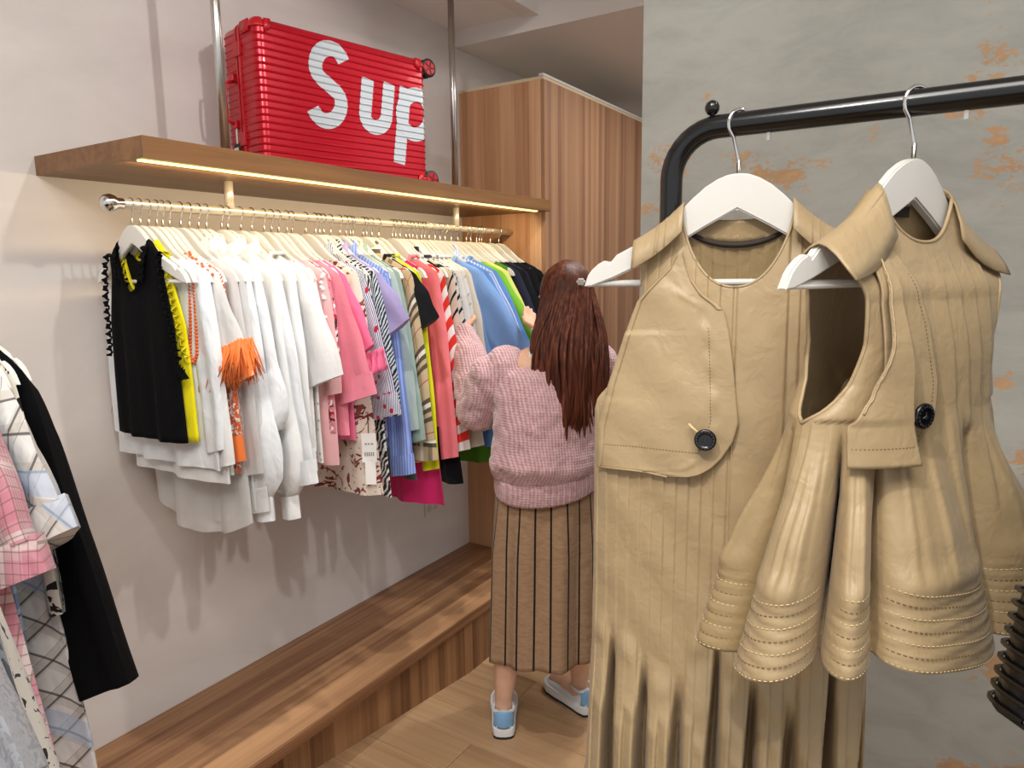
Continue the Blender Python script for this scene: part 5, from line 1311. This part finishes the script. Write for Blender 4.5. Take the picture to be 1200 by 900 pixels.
for i in range(520):
    az = rh.uniform(-1.75, 1.75); back = abs(az) < 1.1
    p = [hair_pt(az * rh.uniform(.5, 1) * (.35 + .65 * k), k) * 1.0 for k in (.08, .35, .65, .95, 1.15)]
    side = math.sin(az)
    drop = 1.072 + rh.uniform(-.012, .03) + .05 * max(0, side) ** 3 + (.09 if side < -.7 else 0)
    x1 = .072 + side * rh.uniform(.06, .115) + rh.uniform(-.016, .016); 
    yb = -.115 + .075 * abs(side) + rh.uniform(-.022, .022)
    for q, zz in ((.25, 1.36), (.55, 1.25), (.8, 1.16), (1.0, drop)):
        xq = x1 + .012 * math.sin(q * 7 + i) + .010 * (side < 0) ; yq = yb - .022 * math.sin(q * 2.4) + .006 * math.sin(q * 9 + i * 2)
        if zz > drop + .015 or q == 1.0: p.append(np.array([xq, yq, zz if q < 1 else drop]))
    n_p = len(p); P = np.array(p); 
    tt = np.linspace(0, n_p - 1, n_p * 3); Q = np.stack([np.interp(tt, range(n_p), P[:, c]) for c in range(3)], 1)
    for _ in range(3): Q[1:-1] = (Q[:-2] + 2 * Q[1:-1] + Q[2:]) / 4
    w_ = rh.uniform(.0045, .0085); rads = [w_ * (.6 + .4 * min(1, j / 4)) * (1 if j < len(Q) - 5 else (len(Q) - j) / 5.0 * .6 + .4 * (j < len(Q) - 1)) for j in range(len(Q))]
    hb_.tube(Q, rads, 5, False)
hair = hb_.build('hair', M_hair, pw_, True)
clip_c = hair_pt(.10, .98) + np.array([0, -.016, -.004])
cl = MB()
for k in range(6):
    a = k * 1.047; cl.lathe([(.0003, -.003), (.005, -.002), (.006, 0), (.005, .002), (.0003, .003)], (clip_c[0] + .009 * math.cos(a), clip_c[1], clip_c[2] + .007 * math.sin(a)), 'y', 8)
cl.lathe([(.0003, -.004), (.004, -.002), (.0003, .004)], tuple(clip_c), 'y', 8)
cl.build('hair_clip', M_white_plastic, hair, True)

# sneakers
M_shoe = cloth('white_leather', 'dfe4e8', rough=.45, wrinkle=.1, weave=False); M_heel = cloth('pale_blue_suede', '86b4de', rough=.9, wrinkle=.1)
M_sole = plain('white_rubber', 'e6e8e8', .5); M_out = plain('dark_outsole', '1c2026', .7)
def sneaker(an, td):
    c = np.array([an[0], an[1], 0]); s_ = thing_part('shoe', pw_, c, math.atan2(td[1], td[0]))
    # local: x forward from the ankle; heel at -.062, toe at +.180
    prof = [(-.066, .022), (-.058, .031), (-.035, .036), (0, .037), (.05, .040), (.10, .046), (.135, .046), (.160, .038), (.175, .024), (.181, .008)]
    X = np.array([p[0] for p in prof]); Wd = np.array([p[1] for p in prof])
    top = np.interp(X, [-.066, -.05, -.01, .05, .09, .14, .181], [.092, .094, .080, .078, .064, .050, .038])
    q = MB(); rows = []
    for x, w_, tp in zip(X, Wd, top):
        a = np.linspace(0, math.pi, 11); rows.append([(x, -math.cos(t) * w_ * (1 - .35 * math.sin(t) ** 4), .026 + (tp - .026) * math.sin(t) ** .6) for t in a])
    q.grid(np.array(rows)); up_ = q.build('upper', M_shoe, s_, True, fixn=True, sub=1)
    o = MB(); loop = [(x, w_ + .004) for x, w_ in zip(X, Wd)] + [(x, -w_ - .004) for x, w_ in zip(X[::-1], Wd[::-1])]
    loop = [(-.070, .010)] + loop + [(-.070, -.010)]
    G_ = np.array([[(x * k, y_ * k2, z) for x, y_ in loop] for z, k, k2 in ((.008, .97, .9), (.008, 1, 1), (.028, 1.01, 1.03), (.038, 1.0, .98), (.038, .9, .8))])
    o.grid(G_, wrap=True); o.f.append(tuple(range(len(loop)))[::-1]); o.build('sole', M_sole, s_, True, bevel=.002)
    o = MB(); G_ = np.array([[(x, y_, z) for x, y_ in loop] for z in (.0, .008)]); o.grid(G_, wrap=True); o.f.append(tuple(range(len(loop)))[::-1]); o.build('outsole', M_out, s_)
    h = MB(); rows = []
    for z in np.linspace(.040, .100, 8):
        a = np.linspace(R(110), R(250), 15); kk = 1 - .10 * ((z - .04) / .06)
        rows.append([(-.028 + .0425 * kk * math.cos(t) - .004 * math.sin((z - .04) * 50), .037 * kk * math.sin(t) * 1.0, z - .012 * (1 - abs(math.cos(t))) * (z > .09)) for t in a])
    h.grid(np.array(rows)); h.build('heel_panel', M_heel, s_, True, solid=.003)
    cl_ = MB().tube([(-.02 + .040 * math.cos(t) * (1.25 if math.cos(t) > 0 else 1), .036 * math.sin(t), .088 + .004 * (math.cos(t) < -.5)) for t in np.linspace(0, 2 * math.pi, 26)], .006, 8, False).build('collar_padding', M_shoe, s_, True)
def thing_part(name, parent, loc, rz):
    o = bpy.data.objects.new(name, None); COL.objects.link(o); o.parent = parent; o.location = tuple(loc); o.rotation_euler = (0, 0, rz); o.empty_display_size = .03; return o
sneaker(LAN, LTOE); sneaker(RAN, RTOE)
